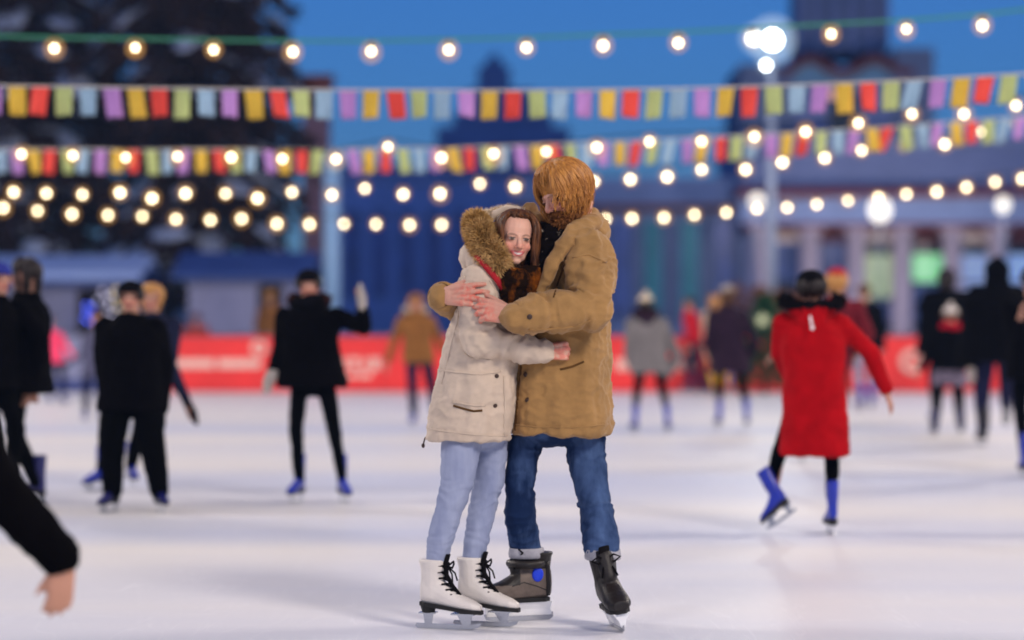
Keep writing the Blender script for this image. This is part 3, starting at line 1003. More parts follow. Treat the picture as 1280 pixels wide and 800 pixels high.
# ================================================================== man
mb_ = tuple(Vector((P(705, 780).x, Y0 + .02, 0)))
m_hc = P(704, 243, .02); m_hs = .238
m_R = frame((-.72, -.54, -.40), (-.36, -.08, .92))
m_sh = P(736, 316, -.06); m_el = P(738, 386, -.17); m_wr = P(646, 395, -.255)
m_sh2 = P(694, 320, .26); m_el2 = P(604, 400, .26); m_wr2 = P(551, 370, -.12)
m_h1, m_k1, m_a1 = P(660, 548, .12), P(650, 625, .06), P(659, 700, .06)
m_h2, m_k2, m_a2 = P(732, 548, .10), P(743, 630, .02), P(756, 705, -.04)
mb = MB()
head_shape(mb, m_hc, m_R, m_hs)
mb.cap(m_hc - m_R @ Vector((0, .05, .06)), P(706, 295, .08), .062, .075, n=16)
mb.loft([(P(697, 520, .1), .13, .11), (P(697, 490, .1), .15, .12), (P(700, 440, .1), .15, .12), (P(706, 360, .1), .16, .13), (P(708, 312, .1), .13, .1)])
mb.cap(m_sh, m_el, .055, .047); mb.cap(m_el, m_wr, .045, .031)
mb.cap(m_sh2, m_el2, .055, .047); mb.cap(m_el2, m_wr2, .045, .031)
M_LEGS = (([(657, 548, .12), (653, 578, .10), (649, 605, .08), (650, 640, .12), (655, 675, .17), (658, 690, .17)], [.066, .060, .052, .057, .061, .064]),
          ([(730, 548, .10), (734, 578, .08), (738, 605, .05), (745, 640, .01), (751, 675, -.03), (753, 692, -.04)], [.078, .069, .060, .063, .063, .063]))
M_FEET = ((ice_at(664, 775.5), (-.93, -.36, 0), (.02, 0, 1), .292), (ice_at(768, 784), (.16, -.98, 0), (-.17, .0, 1), .292))
legs_in(mb, M_LEGS, M_FEET)
hand_shape(mb, m_wr + Vector((-.012, 0, .0)), (-.96, .06, .22), (.12, -.93, .34), .212, 1, ((22, 34, 26), (27, 38, 28), (32, 42, 30), (38, 46, 30)), 6, thumb=30)
hand_shape(mb, m_wr2 + Vector((.01, -.012, 0)), (.84, -.54, .03), (-.54, -.83, .1), .205, -1, ((14, 20, 18), (16, 22, 20), (18, 24, 20), (20, 26, 22)), 6, thumb=30)
me = remesh(mb, .0035, .5, 2)
m_skin = (.60, .31, .225)
def m_tint(v):
    c = face_tint(v, tuple(m_hc), m_R, m_hs, m_skin, (.42, .14, .12), (.28, .15, .06), shut=True)
    for w in (m_wr + Vector((-.14, 0, 0)), m_wr2 + Vector((.12, -.08, 0))):
        d = np.linalg.norm(v - np.array(w), axis=1)
        k = np.clip((.085 - d) / .05, 0, 1)[:, None] * np.clip(.55 + 2.0 * fbm(v * 60, 2), 0, 1)[:, None]
        c = c * (1 - k) + c * np.array([1.08, .58, .56]) * k
    return c
man = finish(me, 'person', mat('skin', '#d9a58a', .5, attr='tint', sss=.08), None, loc=mb_, colorize=m_tint)
tag(man, 'ginger bearded man in a tan coat and turned-up jeans hugging the woman', 'person')
# coat
mb = MB()
secs = []
for x, y, hw, hd in ((700, 541, 63, .19), (700, 515, 62.5, .19), (700, 470, 61, .186), (701, 420, 58, .18), (704, 375, 55, .178), (708, 338, 52, .175), (710, 315, 48, .165), (710, 298, 38, .13), (710, 286, 26, .10)):
    secs.append((P(x, y, .1), hw * .00325, hd))
mb.loft(secs, n=32, e=2.4)
mb.cap(m_sh, m_el, .088, .077, n=18); mb.cap(m_el, m_el.lerp(m_wr, .99), .074, .057, n=18)
mb.cap(m_sh2, m_el2, .085, .068); mb.cap(m_el2, m_el2.lerp(m_wr2, .97), .064, .05)
me = remesh(mb, .0065, .5, 6)
m_coat = finish(me, 'coat', MATS['canvas_tan'], man, disp=both(cloth(.013, 8, .008, 11.), drape(.014, 12.), cloth(.0015, 20, .004, 62.), sleeve_folds([(m_sh, m_el), (m_el, m_wr)], .018, 17, .15, 14.), sleeve_folds([(m_el2, m_wr2)], .008, 26, .11, 15.)))
for a, b_ in ((m_el, m_wr), (m_el2, m_wr2)):
    d_ = (b_ - a).normalized()
    mb = MB(); mb.tube([b_ - d_ * .045, b_ - d_ * .04, b_ - d_ * .006, b_ + d_ * .004, b_ - d_ * .002], [.054, .063, .062, .058, .04], n=20)
    mb.build('cuff', MATS['canvas_tan'], m_coat)
    mb = MB(); mb.tube([b_ - d_ * .01, b_ + d_ * .009, b_ + d_ * .01], [.05, .052, .03], n=18); mb.build('cuff_lining', MATS['canvas_tan_dark'], m_coat)
b = bvh_of(m_coat)
seam(m_coat, b, [(652, 452), (649, 480), (646, 510), (644, 538)], .006, MATS['canvas_tan_dark'], 'front_edge', out=-.002)
seam(m_coat, b, [(640, 530), (670, 534), (700, 534), (730, 534), (760, 530)], .003, MATS['canvas_tan'], 'hem_stitching', out=.001)
seam(m_coat, b, [(712, 300), (706, 330), (698, 352), (692, 372)], .005, MATS['canvas_tan_dark'], 'armhole_seam', out=-.002)
seam(m_coat, b, [(716, 322), (735, 318), (758, 328)], .004, MATS['canvas_tan'], 'yoke_seam', out=.001)
seam(m_coat, b, [(660, 412), (690, 411), (720, 408), (744, 398)], .0035, MATS['canvas_tan'], 'sleeve_seam', out=.001)
seam(m_coat, b, [(700, 462), (716, 458), (730, 452)], .0045, MATS['canvas_tan_dark'], 'pocket', out=.0)
for px, py in ((659, 500), (662, 396), (657, 468)):
    h, n = hit(b, px, py, .002)
    if h is not None:
        mb = MB(); s_, t_, _ = basis(n)
        mb.ell(h, (.011, .011, .005), Matrix((s_, t_, n)).transposed(), 12, 8); mb.build('button', MATS['button_dark'], m_coat)
# lapels and the hood folded down behind his neck
mb = MB()
mb.tube([P(744, 282, .12), P(737, 278, .02), P(722, 288, -.07), P(706, 305, -.12), P(690, 330, -.135), P(676, 362, -.13), P(672, 380, -.13)], [.045, .05, .045, .036, .03, .026, .018], n=14, flat=.7)
mb.tube([P(744, 282, .12), P(735, 272, .2), P(715, 270, .24), P(692, 275, .2), P(668, 275, .12), P(662, 290, .08)], [.045, .05, .05, .045, .04, .03], n=14, flat=.8)
mb.ell(P(746, 288, .12), (.05, .09, .055)); mb.ell(P(663, 268, .16), (.032, .05, .045))
me = remesh(mb, .006, .5, 4)
finish(me, 'hood', MATS['canvas_tan'], man, disp=both(cloth(.011, 12, .008, 21.), drape(.008, 9.)))
mb = MB()
mb.cap(P(676, 296, .02), P(706, 306, -.03), .055, .05); mb.cap(P(676, 300, .0), P(680, 335, -.03), .055, .05); mb.cap(P(690, 300, -.02), P(672, 350, -.05), .05, .045)
me = remesh(mb, .006, .5, 3)
finish(me, 'scarf', MATS['speckled_scarf'], man, disp=both(cloth(.012, 22, .01, 31.), drape(.014, 33.)))
# hair and beard
mb = MB()
mb.ell(m_hc + m_R @ Vector((0, -.12, .14)) * m_hs, (.40 * m_hs, .46 * m_hs, .41 * m_hs), m_R, 24, 16)
locks(mb, m_hc, m_R, m_hs, 560, gap=46, th0=(2, 45), th1=(100, 150), fall=(.05, .42), r=.036, rad=(.43, .49, .45), seed=5, front_th=(24, 42), inward=.12, lift=.02, wave=.03)
locks(mb, m_hc, m_R, m_hs, 90, gap=0, th0=(30, 80), th1=(118, 142), fall=(.25, .6), r=.04, rad=(.43, .49, .45), seed=16, az=(110, 250), inward=.1, wave=.03)
locks(mb, m_hc, m_R, m_hs, 60, gap=0, th0=(0, 70), th1=(90, 140), fall=(.05, .5), r=.012, rad=(.46, .52, .48), seed=26, az=(60, 300), inward=.1, wave=.05, lift=.05)
locks(mb, m_hc, m_R, m_hs, 110, gap=0, th0=(8, 40), th1=(82, 106), fall=(.0, .25), r=.03, rad=(.45, .49, .45), seed=6, az=(-110, -40), inward=-.05, wave=.02)
locks(mb, m_hc, m_R, m_hs, 380, gap=46, th0=(0, 60), th1=(95, 150), fall=(.05, .4), r=.013, rad=(.455, .515, .475), seed=36, front_th=(20, 44), inward=.1, lift=.035, wave=.05)
mb.build('hair', MATS['hair_ginger'], man)
L_ = lambda x, y, z: m_hc + m_R @ Vector((x, y, z)) * m_hs
mb = MB()
balls = [(L_(-.26, .02, -.26), .05 * m_hs), (L_(-.23, .12, -.36), .085 * m_hs), (L_(-.13, .24, -.4), .12 * m_hs), (L_(0, .29, -.43), .13 * m_hs), (L_(.13, .24, -.4), .12 * m_hs), (L_(.23, .12, -.36), .085 * m_hs), (L_(.26, .02, -.26), .05 * m_hs)]
mb.tube([p for p, r in balls], [r for p, r in balls], n=12)
mb.ell(L_(0, .2, -.4), (.2 * m_hs, .14 * m_hs, .12 * m_hs), m_R)
st = [(L_(-.15, .28, -.26), .03 * m_hs), (L_(-.06, .35, -.21), .035 * m_hs), (L_(.06, .35, -.21), .035 * m_hs), (L_(.15, .28, -.26), .03 * m_hs)]
mb.tube([p for p, r in st], [r for p, r in st], n=10)
fuzz(mb, balls, 3500, .024, 8, droop=.8); fuzz(mb, st, 900, .016, 9, droop=.8)
mb.build('beard', MATS['beard_brown'], man)
# jeans
mb = MB()
for pts, rr in M_LEGS:
    mb.tube([P(*p) for p in pts], rr, n=18)
mb.ell(P(694, 530, .1), (.165, .14, .09))
me = remesh(mb, .006, .5, 4)
finish(me, 'jeans', MATS['denim_blue'], man, disp=both(cloth(.004, 10, .004, 42.), sleeve_folds([(m_h1, m_k1), (m_k1, m_a1)], .010, 16, .13, 41.), sleeve_folds([(m_h2, m_k2), (m_k2, m_a2)], .010, 16, .13, 46.)))
for c, h, r in ((P(658, 691, .17), .042, .068), (P(753.5, 693, -.04), .042, .068)):
    mb = MB()
    mb.rings([[c + Vector((q * math.cos(t), q * math.sin(t), z)) for t in [2 * PI * i / 28 for i in range(28)]] for z, q in ((-h * .4, r * .75), (-h * .5, r * .98), (-h * .42, r * 1.06), (-.1 * h, r * 1.09), (h * .3, r * 1.05), (h * .5, r * 1.04), (h * .5, r * .8))])
    mb.build('turn_up', MATS['denim_turnup'], man)
sk1 = skate(man, *M_FEET[0], MATS['boot_taupe'], MATS['sole_dark'], MATS['blade_steel'], MATS['lace_black'], kind='rental', voxel=.005, collar=(None, MATS['holder_white']), tall=.88)
sk2 = skate(man, *M_FEET[1], MATS['leather_black'], MATS['sole_dark'], MATS['blade_steel'], MATS['lace_black'], kind='rental', voxel=.005, collar=(None, MATS['holder_white']))
# padded collar, ankle panel and blue badge of the near boot
mb = MB(); c = P(658, 704, .17)
mb.tube([c + Vector((.068 * math.cos(t), .075 * math.sin(t), .0)) for t in [2 * PI * i / 18 for i in range(18)]], .017, n=8, closed=True)
mb.build('padded_collar', MATS['leather_black'], sk1)
bb = bvh_of(sk1)
h, n = hit(bb, 672, 718, .003)
if h is not None:
    s_, t_, _ = basis(n); R_ = Matrix((s_, t_, n)).transposed()
    mb = MB(); mb.ell(h, (.024, .03, .008), R_, 14, 8); mb.build('badge', MATS['patch_blue'], sk1)
bz_ = [p for p in sk1.data.polygons]
sk1.data.materials.append(MATS['leather_black'])
for p in bz_:
    c_ = p.center + Vector(org(sk1)); u_ = c_.z
    if u_ > .215 or (u_ > .15 and c_.x < P(650, 700, .17).x): p.material_index = 1
for pts, r in (([(684, 703), (686, 730), (685, 752)], .012), ([(640, 733), (655, 728), (672, 733), (684, 738)], .004)):
    seam(sk1, bb, pts, r, MATS['leather_black'], 'leather_panel', out=-.003)
# ------------------------------------------------------------------ everyone else on the ice
G = 'skaters round the couple'
skater('skater in a black jacket, black beanie and wide black trousers, standing with arms down', 166, 640, 1.46, 0, head=(163, 372), hands={'a': (134, 505, 0), 'b': (202, 515, .0)}, elbows={'a': (128, 450, .05), 'b': (206, 455, .05)},
       feet={'a': (141, 0, 0, -25, 0), 'b': (199, 0, 0, 25, 0)}, hem=.40, bulk=1.22, legs='cloth_black', legw=1.55, hat='beanie', hat_col='knit_black', gloves='knit_black', boots='skate_indigo', group=G, seed=2)
skater('fair-haired skater in a dark navy coat half hidden behind the black jacket', 172, 614, 1.55, 0, head=(189, 374), hands={'a': (150, 470, 0), 'b': (234, 503, -.05)}, elbows={'a': (140, 440, .05), 'b': (212, 455, 0)},
       feet={'a': (126, .05, .0, -40, 0), 'b': (164, .1, .03, 20, 0)}, coat='coat_navy', hair='hair_fair', hair_len=.4, gloves='knit_black', group=G, seed=3)
skater('long-haired skater in a long black coat, in profile at the left edge', 32, 632, 1.60, -100, head=(30, 345), hands={'a': (44, 480, -.12), 'b': (20, 480, .15)}, elbows={'a': (52, 420, -.2), 'b': (20, 430, .2)},
       feet={'a': (46, 0, 0, 0, 0), 'b': (6, .25, .16, 0, 35)}, hem=.42, bulk=1.05, hair='hair_dark', hair_len=1.1, boots='skate_indigo', group=G, seed=4)
skater('skater in a blue knitted hat and charcoal jacket cut by the left edge', -14, 636, 1.58, 60, head=(-3, 350), coat='coat_black', hat='beanie', hat_col='knit_blue', hair='hair_brown', boots='skate_indigo', group=G, seed=5)
skater('child in a bright pink jacket behind the black-coated skater', 70, 505, 1.28, 30, head=(61, 402), hands={'b': (92, 446, -.1), 'a': (52, 455, 0)}, coat='coat_pink', legs='cloth_navy', hair='hair_dark', group=G, seed=6)
skater('child in a slate jacket and dark gloves stretching one arm sideways', 116, 527, 1.22, 10, head=(121, 401), hands={'a': (84, 455, 0), 'b': (148, 452, 0)}, elbows={'a': (103, 445, 0)}, coat='coat_slate', legs='cloth_navy', hair='hair_brown', gloves='knit_black', hem=.42, group=G, seed=7)
skater('dancing skater in a black coat and black hat, raising one pale mitten', 392, 627, 1.545, 0, head=(386, 358), hands={'a': (341, 463, -.05), 'b': (453, 387, -.12)}, elbows={'a': (352, 430, .05), 'b': (455, 409, -.1)},
       feet={'a': (374, 0, 0, -20, 0), 'b': (428, -.05, 0, 20, 0)}, hem=.46, bulk=1.12, flare=1.22, legs='cloth_black', legw=.82, hat='beanie', hat_col='knit_black', hood='coat_plum', fur='fur_brown', gloves='knit_grey', scarf='knit_black', group=G, seed=8)
sk = SK['dancing skater in a black coat and black hat, raising one pale mitten']
skater('fair-haired girl in a brown winter jacket skating behind the embracing woman', 524, 533, 1.56, 8, head=(520, 379), hands={'a': (485, 452, 0), 'b': (560, 445, 0)}, feet={'a': (517, 0, 0, -15, 0), 'b': (545, .3, 0, 10, 0)},
       coat='coat_brown', hem=.44, legs='cloth_navy', hair='hair_fair', hair_len=.5, hat='beanie', hat_col='coat_brown', hood='coat_brown', fur='fur_cream', group=G, seed=9)
skater('skater in a grey parka and round white hat seen from behind', 814, 541, 1.50, 180, head=(807, 381), hands={'a': (797, 470, .1), 'b': (832, 472, .1)}, elbows={'a': (786, 445, .0), 'b': (846, 445, 0)},
       feet={'a': (794, 0, 0, -15, 0), 'b': (834, 0, 0, 15, 0)}, cuff=.10, coat='coat_grey', hem=.40, bulk=1.18, hat='pompom', hat_col='fur_cream', hair='hair_dark', hair_len=.5, hood='coat_plum', fur='fur_brown', legw=.85, group=G, seed=10)
skater('visitor in a red jacket with a dark bag, standing at the far boards', 872, 490.5, 1.68, -80, head=(861, 380), coat='coat_jacket_red', hem=.5, legs='cloth_navy', hair='hair_dark', group=G, seed=11, boots='skate_indigo')
skater('woman in a long plum coat and pale beret seen from behind', 914, 535, 1.60, 180, head=(909, 369), hands={'a': (893, 455, .12), 'b': (932, 455, .12)}, elbows={'a': (885, 430, 0), 'b': (944, 430, 0)},
       feet={'a': (899, 0, 0, -10, 0), 'b': (933, 0, 0, 10, 0)}, cuff=.10, coat='coat_plum', hem=.36, flare=1.4, legw=.8, hat='beanie', hat_col='knit_grey', hair='hair_brown', hair_len=.9, group=G, seed=12)
skater('skater in a beige coat and bright yellow trousers beyond the woman in the plum coat', 903, 493.5, 1.70, 200, head=(892, 378), hands={'a': (884, 448, 0)}, coat='coat_beige', hem=.42, legs='cloth_yellow', legw=1.3, hair='hair_fair', hair_len=.6, group=G, seed=13)
skater('woman in a long bright red coat with a black collar, seen from behind', 1020, 668, 1.47, 176, head=(1014, 362), hands={'a': (990, 480, .22), 'b': (1108, 490, .1)}, elbows={'a': (974, 440, .08), 'b': (1087, 440, .05)},
       feet={'a': (984, .0, .10, -58, 34), 'b': (1040, 0, 0, -8, 0)}, cuff=.09, coat='coat_red', hem=.26, flare=1.12, bulk=1.07, legs='cloth_black', legw=.85, hat='beanie', hat_col='knit_black', hair='hair_dark', hair_len=.2, hood='coat_red', boots='skate_blue', group=G, seed=14)
sk = SK['woman in a long bright red coat with a black collar, seen from behind']
ho = [c for c in sk['body'].children if c.name.startswith('hood')][0]
mb = MB(); pth = [sk['neck'] + Vector((.16 * math.cos(t), -.02 - .1 * math.sin(t), .055 - .03 * math.sin(t))) for t in [PI * i / 12 for i in range(-2, 15)]]
mb.tube(pth, .033); fuzz(mb, [(p, .033) for p in pth], 900, .03, 3); mb.build('fur_collar', MATS['fur_black'], ho)
mb = MB(); p = sk['neck'] + Vector((-.03, -.185, -.03)); mb.tube([p, p + Vector((.004, -.005, -.03)), p + Vector((.010, -.006, -.06))], .006); mb.ell(p + Vector((.012, -.006, -.068)), (.010, .008, .014)); mb.build('zip_pull', MATS['holder_white'], ho)
skater('skater in a red hat and maroon jacket just beyond the long red coat', 1032, 577, 1.68, 170, head=(1046, 353), hands={'a': (972, 440, 0), 'b': (1072, 440, 0)}, feet={'a': (1003, 0, 0, -10, 0), 'b': (1046, 0, 0, 10, 0)},
       coat='coat_maroon', legs='cloth_black', hat='beanie', hat_col='knit_red', hair='hair_fair', hair_len=.4, group=G, seed=15)
skater('skater in a black jacket and light grey trousers, just right of the long red coat', 1086, 513, 1.74, 185, head=(1080, 366), feet={'a': (1076, 0, 0, -10, 0), 'b': (1090, .0, 0, 10, 0)}, coat='coat_black', bulk=1.15, legs='cloth_grey', hair='hair_brown', group=G, seed=16)
skater('child in a checked skirt, red scarf and round white hat seen from behind', 1187, 545, 1.36, 178, head=(1188, 396), hands={'a': (1150, 462, 0), 'b': (1222, 448, 0)}, elbows={'a': (1162, 440, 0), 'b': (1214, 430, 0)},
       feet={'a': (1169, 0, 0, -12, 0), 'b': (1201, 0, 0, 12, 0)}, coat='coat_black', hem=.48, bulk=1.1, skirt=('cloth_check', .36), legs='cloth_black', legw=1.2, hat='pompom', hat_col='knit_white', scarf='knit_red', hair='hair_brown', boots='skate_indigo', group=G, seed=17)
skater('tall dark figure in a black coat close behind the child in the checked skirt', 1184, 531, 1.84, 180, head=(1183, 349), coat='coat_black', bulk=1.6, hem=.42, legs='cloth_black', hat='beanie', hat_col='coat_plum', hair='hair_dark', hair_len=.9, hands={'a': (1156, 440, 0), 'b': (1212, 445, 0)}, group=G, seed=18)
skater('tall skater in a pointed black hood and navy trousers gliding away on one foot', 1246, 557, 1.80, 176, head=(1246, 343), hands={'a': (1214, 455, -.05), 'b': (1284, 450, 0)}, elbows={'a': (1214, 415, 0), 'b': (1290, 405, 0)},
       feet={'a': (1229, 0, 0, -10, 0), 'b': (1260, .5, .25, 0, 40)}, coat='coat_black', bulk=1.75, hem=.42, legs='cloth_navy', legw=1.2, hood='coat_black', hood_up=True, hat=None, gloves='knit_grey', boots='sole_dark', group=G, seed=19)
skater('black-clad skater with blue skates cut by the right edge', 1291, 597, 1.66, 170, head=(1291, 352), hands={'a': (1276, 398, -.2)}, elbows={'a': (1272, 440, -.05)}, feet={'a': (1281, 0, 0, -10, 0), 'b': (1312, 0, 0, 10, 0)}, coat='coat_black', hem=.42, legw=.85, hat='beanie', hat_col='knit_black', group=G, seed=20)
G2 = 'visitors behind the boards'
skater('visitor in an orange jacket and dark red hat behind the boards', 245, 488, 1.62, 0, Y=47, head=(245, 400), coat='coat_orange', hat='beanie', hat_col='coat_maroon', group=G2, seed=21, boots='sole_dark')
skater('tall visitor in a brown coat behind the boards near the blue post', 338, 486, 1.9, 150, Y=47.5, head=(338, 372), coat='coat_brown', hair='hair_fair', group=G2, seed=22, boots='sole_dark')
skater('person in a dark sleeve at the front whose bare hand swings in low', -150, 965, 1.62, 0, Y=6.6, head=(-170, 330, .1), hands={'b': (82, 702, -.05), 'a': (-250, 650, .3)}, elbows={'b': (-16, 596, -.05)}, hdir={'b': (-.12, -.2, -1)}, hem=.6, bulk=1.4, coat='coat_black', hat='beanie', hat_col='knit_black', group=G, seed=23)
# ------------------------------------------------------------------ ice, ground
def sheet(name, x0, x1, y0, y1, z, m, label):
    mb = MB(); mb.add([(x0, y0, z), (x1, y0, z), (x1, y1, z), (x0, y1, z)], [(0, 1, 2, 3)])
    o = mb.build(name, m, smooth=False); return tag(o, label, None, None, 'structure')
def ice_mat():
    m = bpy.data.materials.new('ice'); m.use_nodes = True
    nt = m.node_tree; b = nt.nodes['Principled BSDF']; N = nt.nodes.new; lk = nt.links.new
    tc = N('ShaderNodeTexCoord')
    mp = N('ShaderNodeMapping'); mp.inputs['Scale'].default_value = (.035, .30, 1); lk(tc.outputs['Object'], mp.inputs['Vector'])  # wide warm and blue bands: floodlight pools painted into the ice colour
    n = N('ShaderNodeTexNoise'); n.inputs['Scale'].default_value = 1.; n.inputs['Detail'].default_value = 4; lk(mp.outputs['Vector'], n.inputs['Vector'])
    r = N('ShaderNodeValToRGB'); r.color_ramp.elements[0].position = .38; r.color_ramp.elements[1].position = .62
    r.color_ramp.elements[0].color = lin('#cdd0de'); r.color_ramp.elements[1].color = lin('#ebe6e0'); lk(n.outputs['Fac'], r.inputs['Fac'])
    # skate scratches: thin arcs of ground ice
    mix = N('ShaderNodeMix'); mix.data_type = 'RGBA'; lk(r.outputs['Color'], mix.inputs['A']); mix.inputs['B'].default_value = lin('#f6f5f7')
    prev = None
    for k, (sx, sy, rot) in enumerate(((3.2, .35, .5), (.4, 3.0, -.3), (2.6, .3, 1.3))):
        mq = N('ShaderNodeMapping'); mq.inputs['Scale'].default_value = (sx, sy, 1); mq.inputs['Rotation'].default_value = (0, 0, rot); mq.inputs['Location'].default_value = (k * 3.1, k * 1.7, 0); lk(tc.outputs['Object'], mq.inputs['Vector'])
        w = N('ShaderNodeTexNoise'); w.inputs['Scale'].default_value = 1.6; w.inputs['Detail'].default_value = 3; w.inputs['Distortion'].default_value = .4; lk(mq.outputs['Vector'], w.inputs['Vector'])
        a = N('ShaderNodeMath'); a.operation = 'SUBTRACT'; a.inputs[1].default_value = .5; lk(w.outputs['Fac'], a.inputs[0])
        c = N('ShaderNodeMath'); c.operation = 'ABSOLUTE'; lk(a.outputs[0], c.inputs[0])
        d = N('ShaderNodeMath'); d.operation = 'LESS_THAN'; d.inputs[1].default_value = .003; lk(c.outputs[0], d.inputs[0])
        if prev is None: prev = d
        else:
            mx = N('ShaderNodeMath'); mx.operation = 'MAXIMUM'; lk(prev.outputs[0], mx.inputs[0]); lk(d.outputs[0], mx.inputs[1]); prev = mx
    ml = N('ShaderNodeMath'); ml.operation = 'MULTIPLY'; ml.inputs[1].default_value = .22; lk(prev.outputs[0], ml.inputs[0]); lk(ml.outputs[0], mix.inputs['Factor'])
    lk(mix.outputs['Result'], b.inputs['Base Color'])
    b.inputs['Roughness'].default_value = .42; b.inputs['Specular IOR Level'].default_value = .35
    n2 = N('ShaderNodeTexNoise'); n2.inputs['Scale'].default_value = 14; n2.inputs['Detail'].default_value = 6; lk(tc.outputs['Object'], n2.inputs['Vector'])
    bp = N('ShaderNodeBump'); bp.inputs['Strength'].default_value = .15; bp.inputs['Distance'].default_value = .01; lk(n2.outputs['Fac'], bp.inputs['Height']); lk(bp.outputs['Normal'], b.inputs['Normal'])
    return m
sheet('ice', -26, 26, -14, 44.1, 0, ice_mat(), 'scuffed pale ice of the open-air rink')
sheet('ground', -900, 900, -290, 590, -.06, mat('trodden_snow', '#a9adb8', .9, var=.2, vscale=.6, bump=.4, bscale=3., spec=.1), 'trodden snowy ground around the rink')

# ------------------------------------------------------------------ boards round the ice
YB = 44.2
def bx(px): return (px - 640) / F * YB
def bz(py): return CH + (HZ - py) / F * YB
mat('banner_red', '#f23c38', .6, var=.08, vscale=1.5, bump=.1, bscale=6, spec=.3)
mat('banner_print', '#f2c9b8', .7, var=.08, vscale=6)
mat('board_pale', '#8d90ad', .7, var=.12, vscale=2, bump=.15, bscale=8)
mat('board_blue', '#3d4a86', .7, var=.1)
mat('rail_grey', '#6d6f7c', .5, var=.1, metal=.3)
red = thing('rink_barrier', 'long red banner boards along the far edge of the ice', 'barrier', (0, YB, 0))
x = bx(204); k = 0
while x < bx(1420):
    x2 = x + 2.0
    mb = MB(); mb.box(((x + x2) / 2, YB, .51), (.992, .03, .50)); mb.build('banner_panel', MATS['banner_red'], red, smooth=False, bevel=.01)
    mb = MB(); mb.box((x, YB + .06, .5), (.025, .025, .52)); mb.build('post', MATS['rail_grey'], red, smooth=False)
    x = x2
mb = MB(); mb.tube([(bx(204), YB, 1.035), (bx(1420), YB, 1.035)], .022); mb.build('rail', MATS['rail_grey'], red)
def print_marks(items):
    mb = MB()
    for it in items:
        if it[0] == 'bar':
            _, x0, y0, x1, y1 = it
            mb.box((bx((x0 + x1) / 2), YB - .036, bz((y0 + y1) / 2)), (abs(bx(x1) - bx(x0)) / 2, .003, abs(bz(y1) - bz(y0)) / 2))
        else:
            _, cx, cy, rad, r, a0, a1 = it
            n = 28
            pts = [Vector((bx(cx + rad * math.cos(a0 + (a1 - a0) * i / n)), YB - .036, bz(cy - rad * math.sin(a0 + (a1 - a0) * i / n)))) for i in range(n + 1)]
            mb.tube(pts, r / F * YB, n=8, flat=1.)
    mb.build('banner_print', MATS['banner_print'], red, smooth=False)
print_marks([('bar', 214, 449, 268, 460), ('bar', 272, 449, 326, 460)])
print_marks([('ring', 324, 435, 7, 3, 0, 2 * PI)])
print_marks([('bar', 428, 448, 434, 461), ('bar', 437, 447, 449, 453), ('bar', 439, 455, 449, 461), ('bar', 454, 448, 459, 461), ('bar', 463, 447, 475, 462), ('bar', 434, 466, 446, 472), ('bar', 449, 465, 464, 472)])
print_marks([('bar', 568, 447, 577, 461), ('ring', 590, 454, 7, 3, .6, 5.6), ('bar', 603, 448, 618, 461), ('bar', 770, 449, 781, 463), ('ring', 790, 456, 6, 3, 0, 2 * PI), ('bar', 800, 449, 806, 463)])
print_marks([('bar', 846, 448, 853, 464), ('bar', 857, 449, 866, 462)])
print_marks([('ring', 1140, 452, 12, 4, .5, 5.8), ('bar', 1140, 450, 1152, 456)])
print_marks([('bar', 1262, 455, 1272, 462)])
pale = thing('rink_barrier', 'pale lavender boards with a dark blue foot at the left end of the ice', 'barrier', (bx(60), YB, 0))
x = bx(200)
while x > bx(-260):
    mb = MB(); mb.box((x - 1.0, YB, .62), (.992, .03, .40)); mb.build('board_panel', MATS['board_pale'], pale, smooth=False, bevel=.01)
    mb = MB(); mb.box((x - 1.0, YB - .004, .11), (.996, .035, .105)); mb.build('kick_strip', MATS['board_blue'], pale, smooth=False)
    x -= 2.0
mb = MB(); mb.tube([(bx(203), YB, 1.04), (bx(-260), YB, 1.04)], .022); mb.build('rail', MATS['rail_grey'], pale)

# ------------------------------------------------------------------ strings of bulbs and of flags
mat('cable_black', '#15171a', .6)
mat('cable_green', '#3c8a6a', .5)
bulb_m = emat('lit_bulb', (1., .82, .50, 1), 13.)
bulb_a = emat('lit_bulb_near', (1., .80, .48, 1), 11.)
mb = MB(); mb.ell((0, 0, -.095), (.028, .028, .030), n=16, m=10); bulb_me = mb.mesh('bulb'); bulb_me.materials.append(bulb_m); bulb_me.polygons.foreach_set('use_smooth', [True] * len(bulb_me.polygons))
mb = MB(); mb.ell((0, 0, -.085), (.025, .025, .027), n=16, m=10); bulb_me2 = mb.mesh('bulb'); bulb_me2.materials.append(bulb_a); bulb_me2.polygons.foreach_set('use_smooth', [True] * len(bulb_me2.polygons))
globe_m = halo_mat('amber_halo', (1, .50, .14, 1), 1.1, .80)
mb = MB(); mb.ell((0, 0, -.09), (.082, .082, .086), n=18, m=12); bulb_halo_me = mb.mesh('globe'); bulb_halo_me.materials.append(globe_m); bulb_halo_me.polygons.foreach_set('use_smooth', [True] * len(bulb_halo_me.polygons))  # glowing amber shell added round each bulb to draw its halo
mb = MB(); mb.tube([(0, 0, 0), (0, 0, -.055)], .016, n=8); sock_me = mb.mesh('socket'); sock_me.materials.append(MATS['cable_black'])
rg_ = random.Random(12)
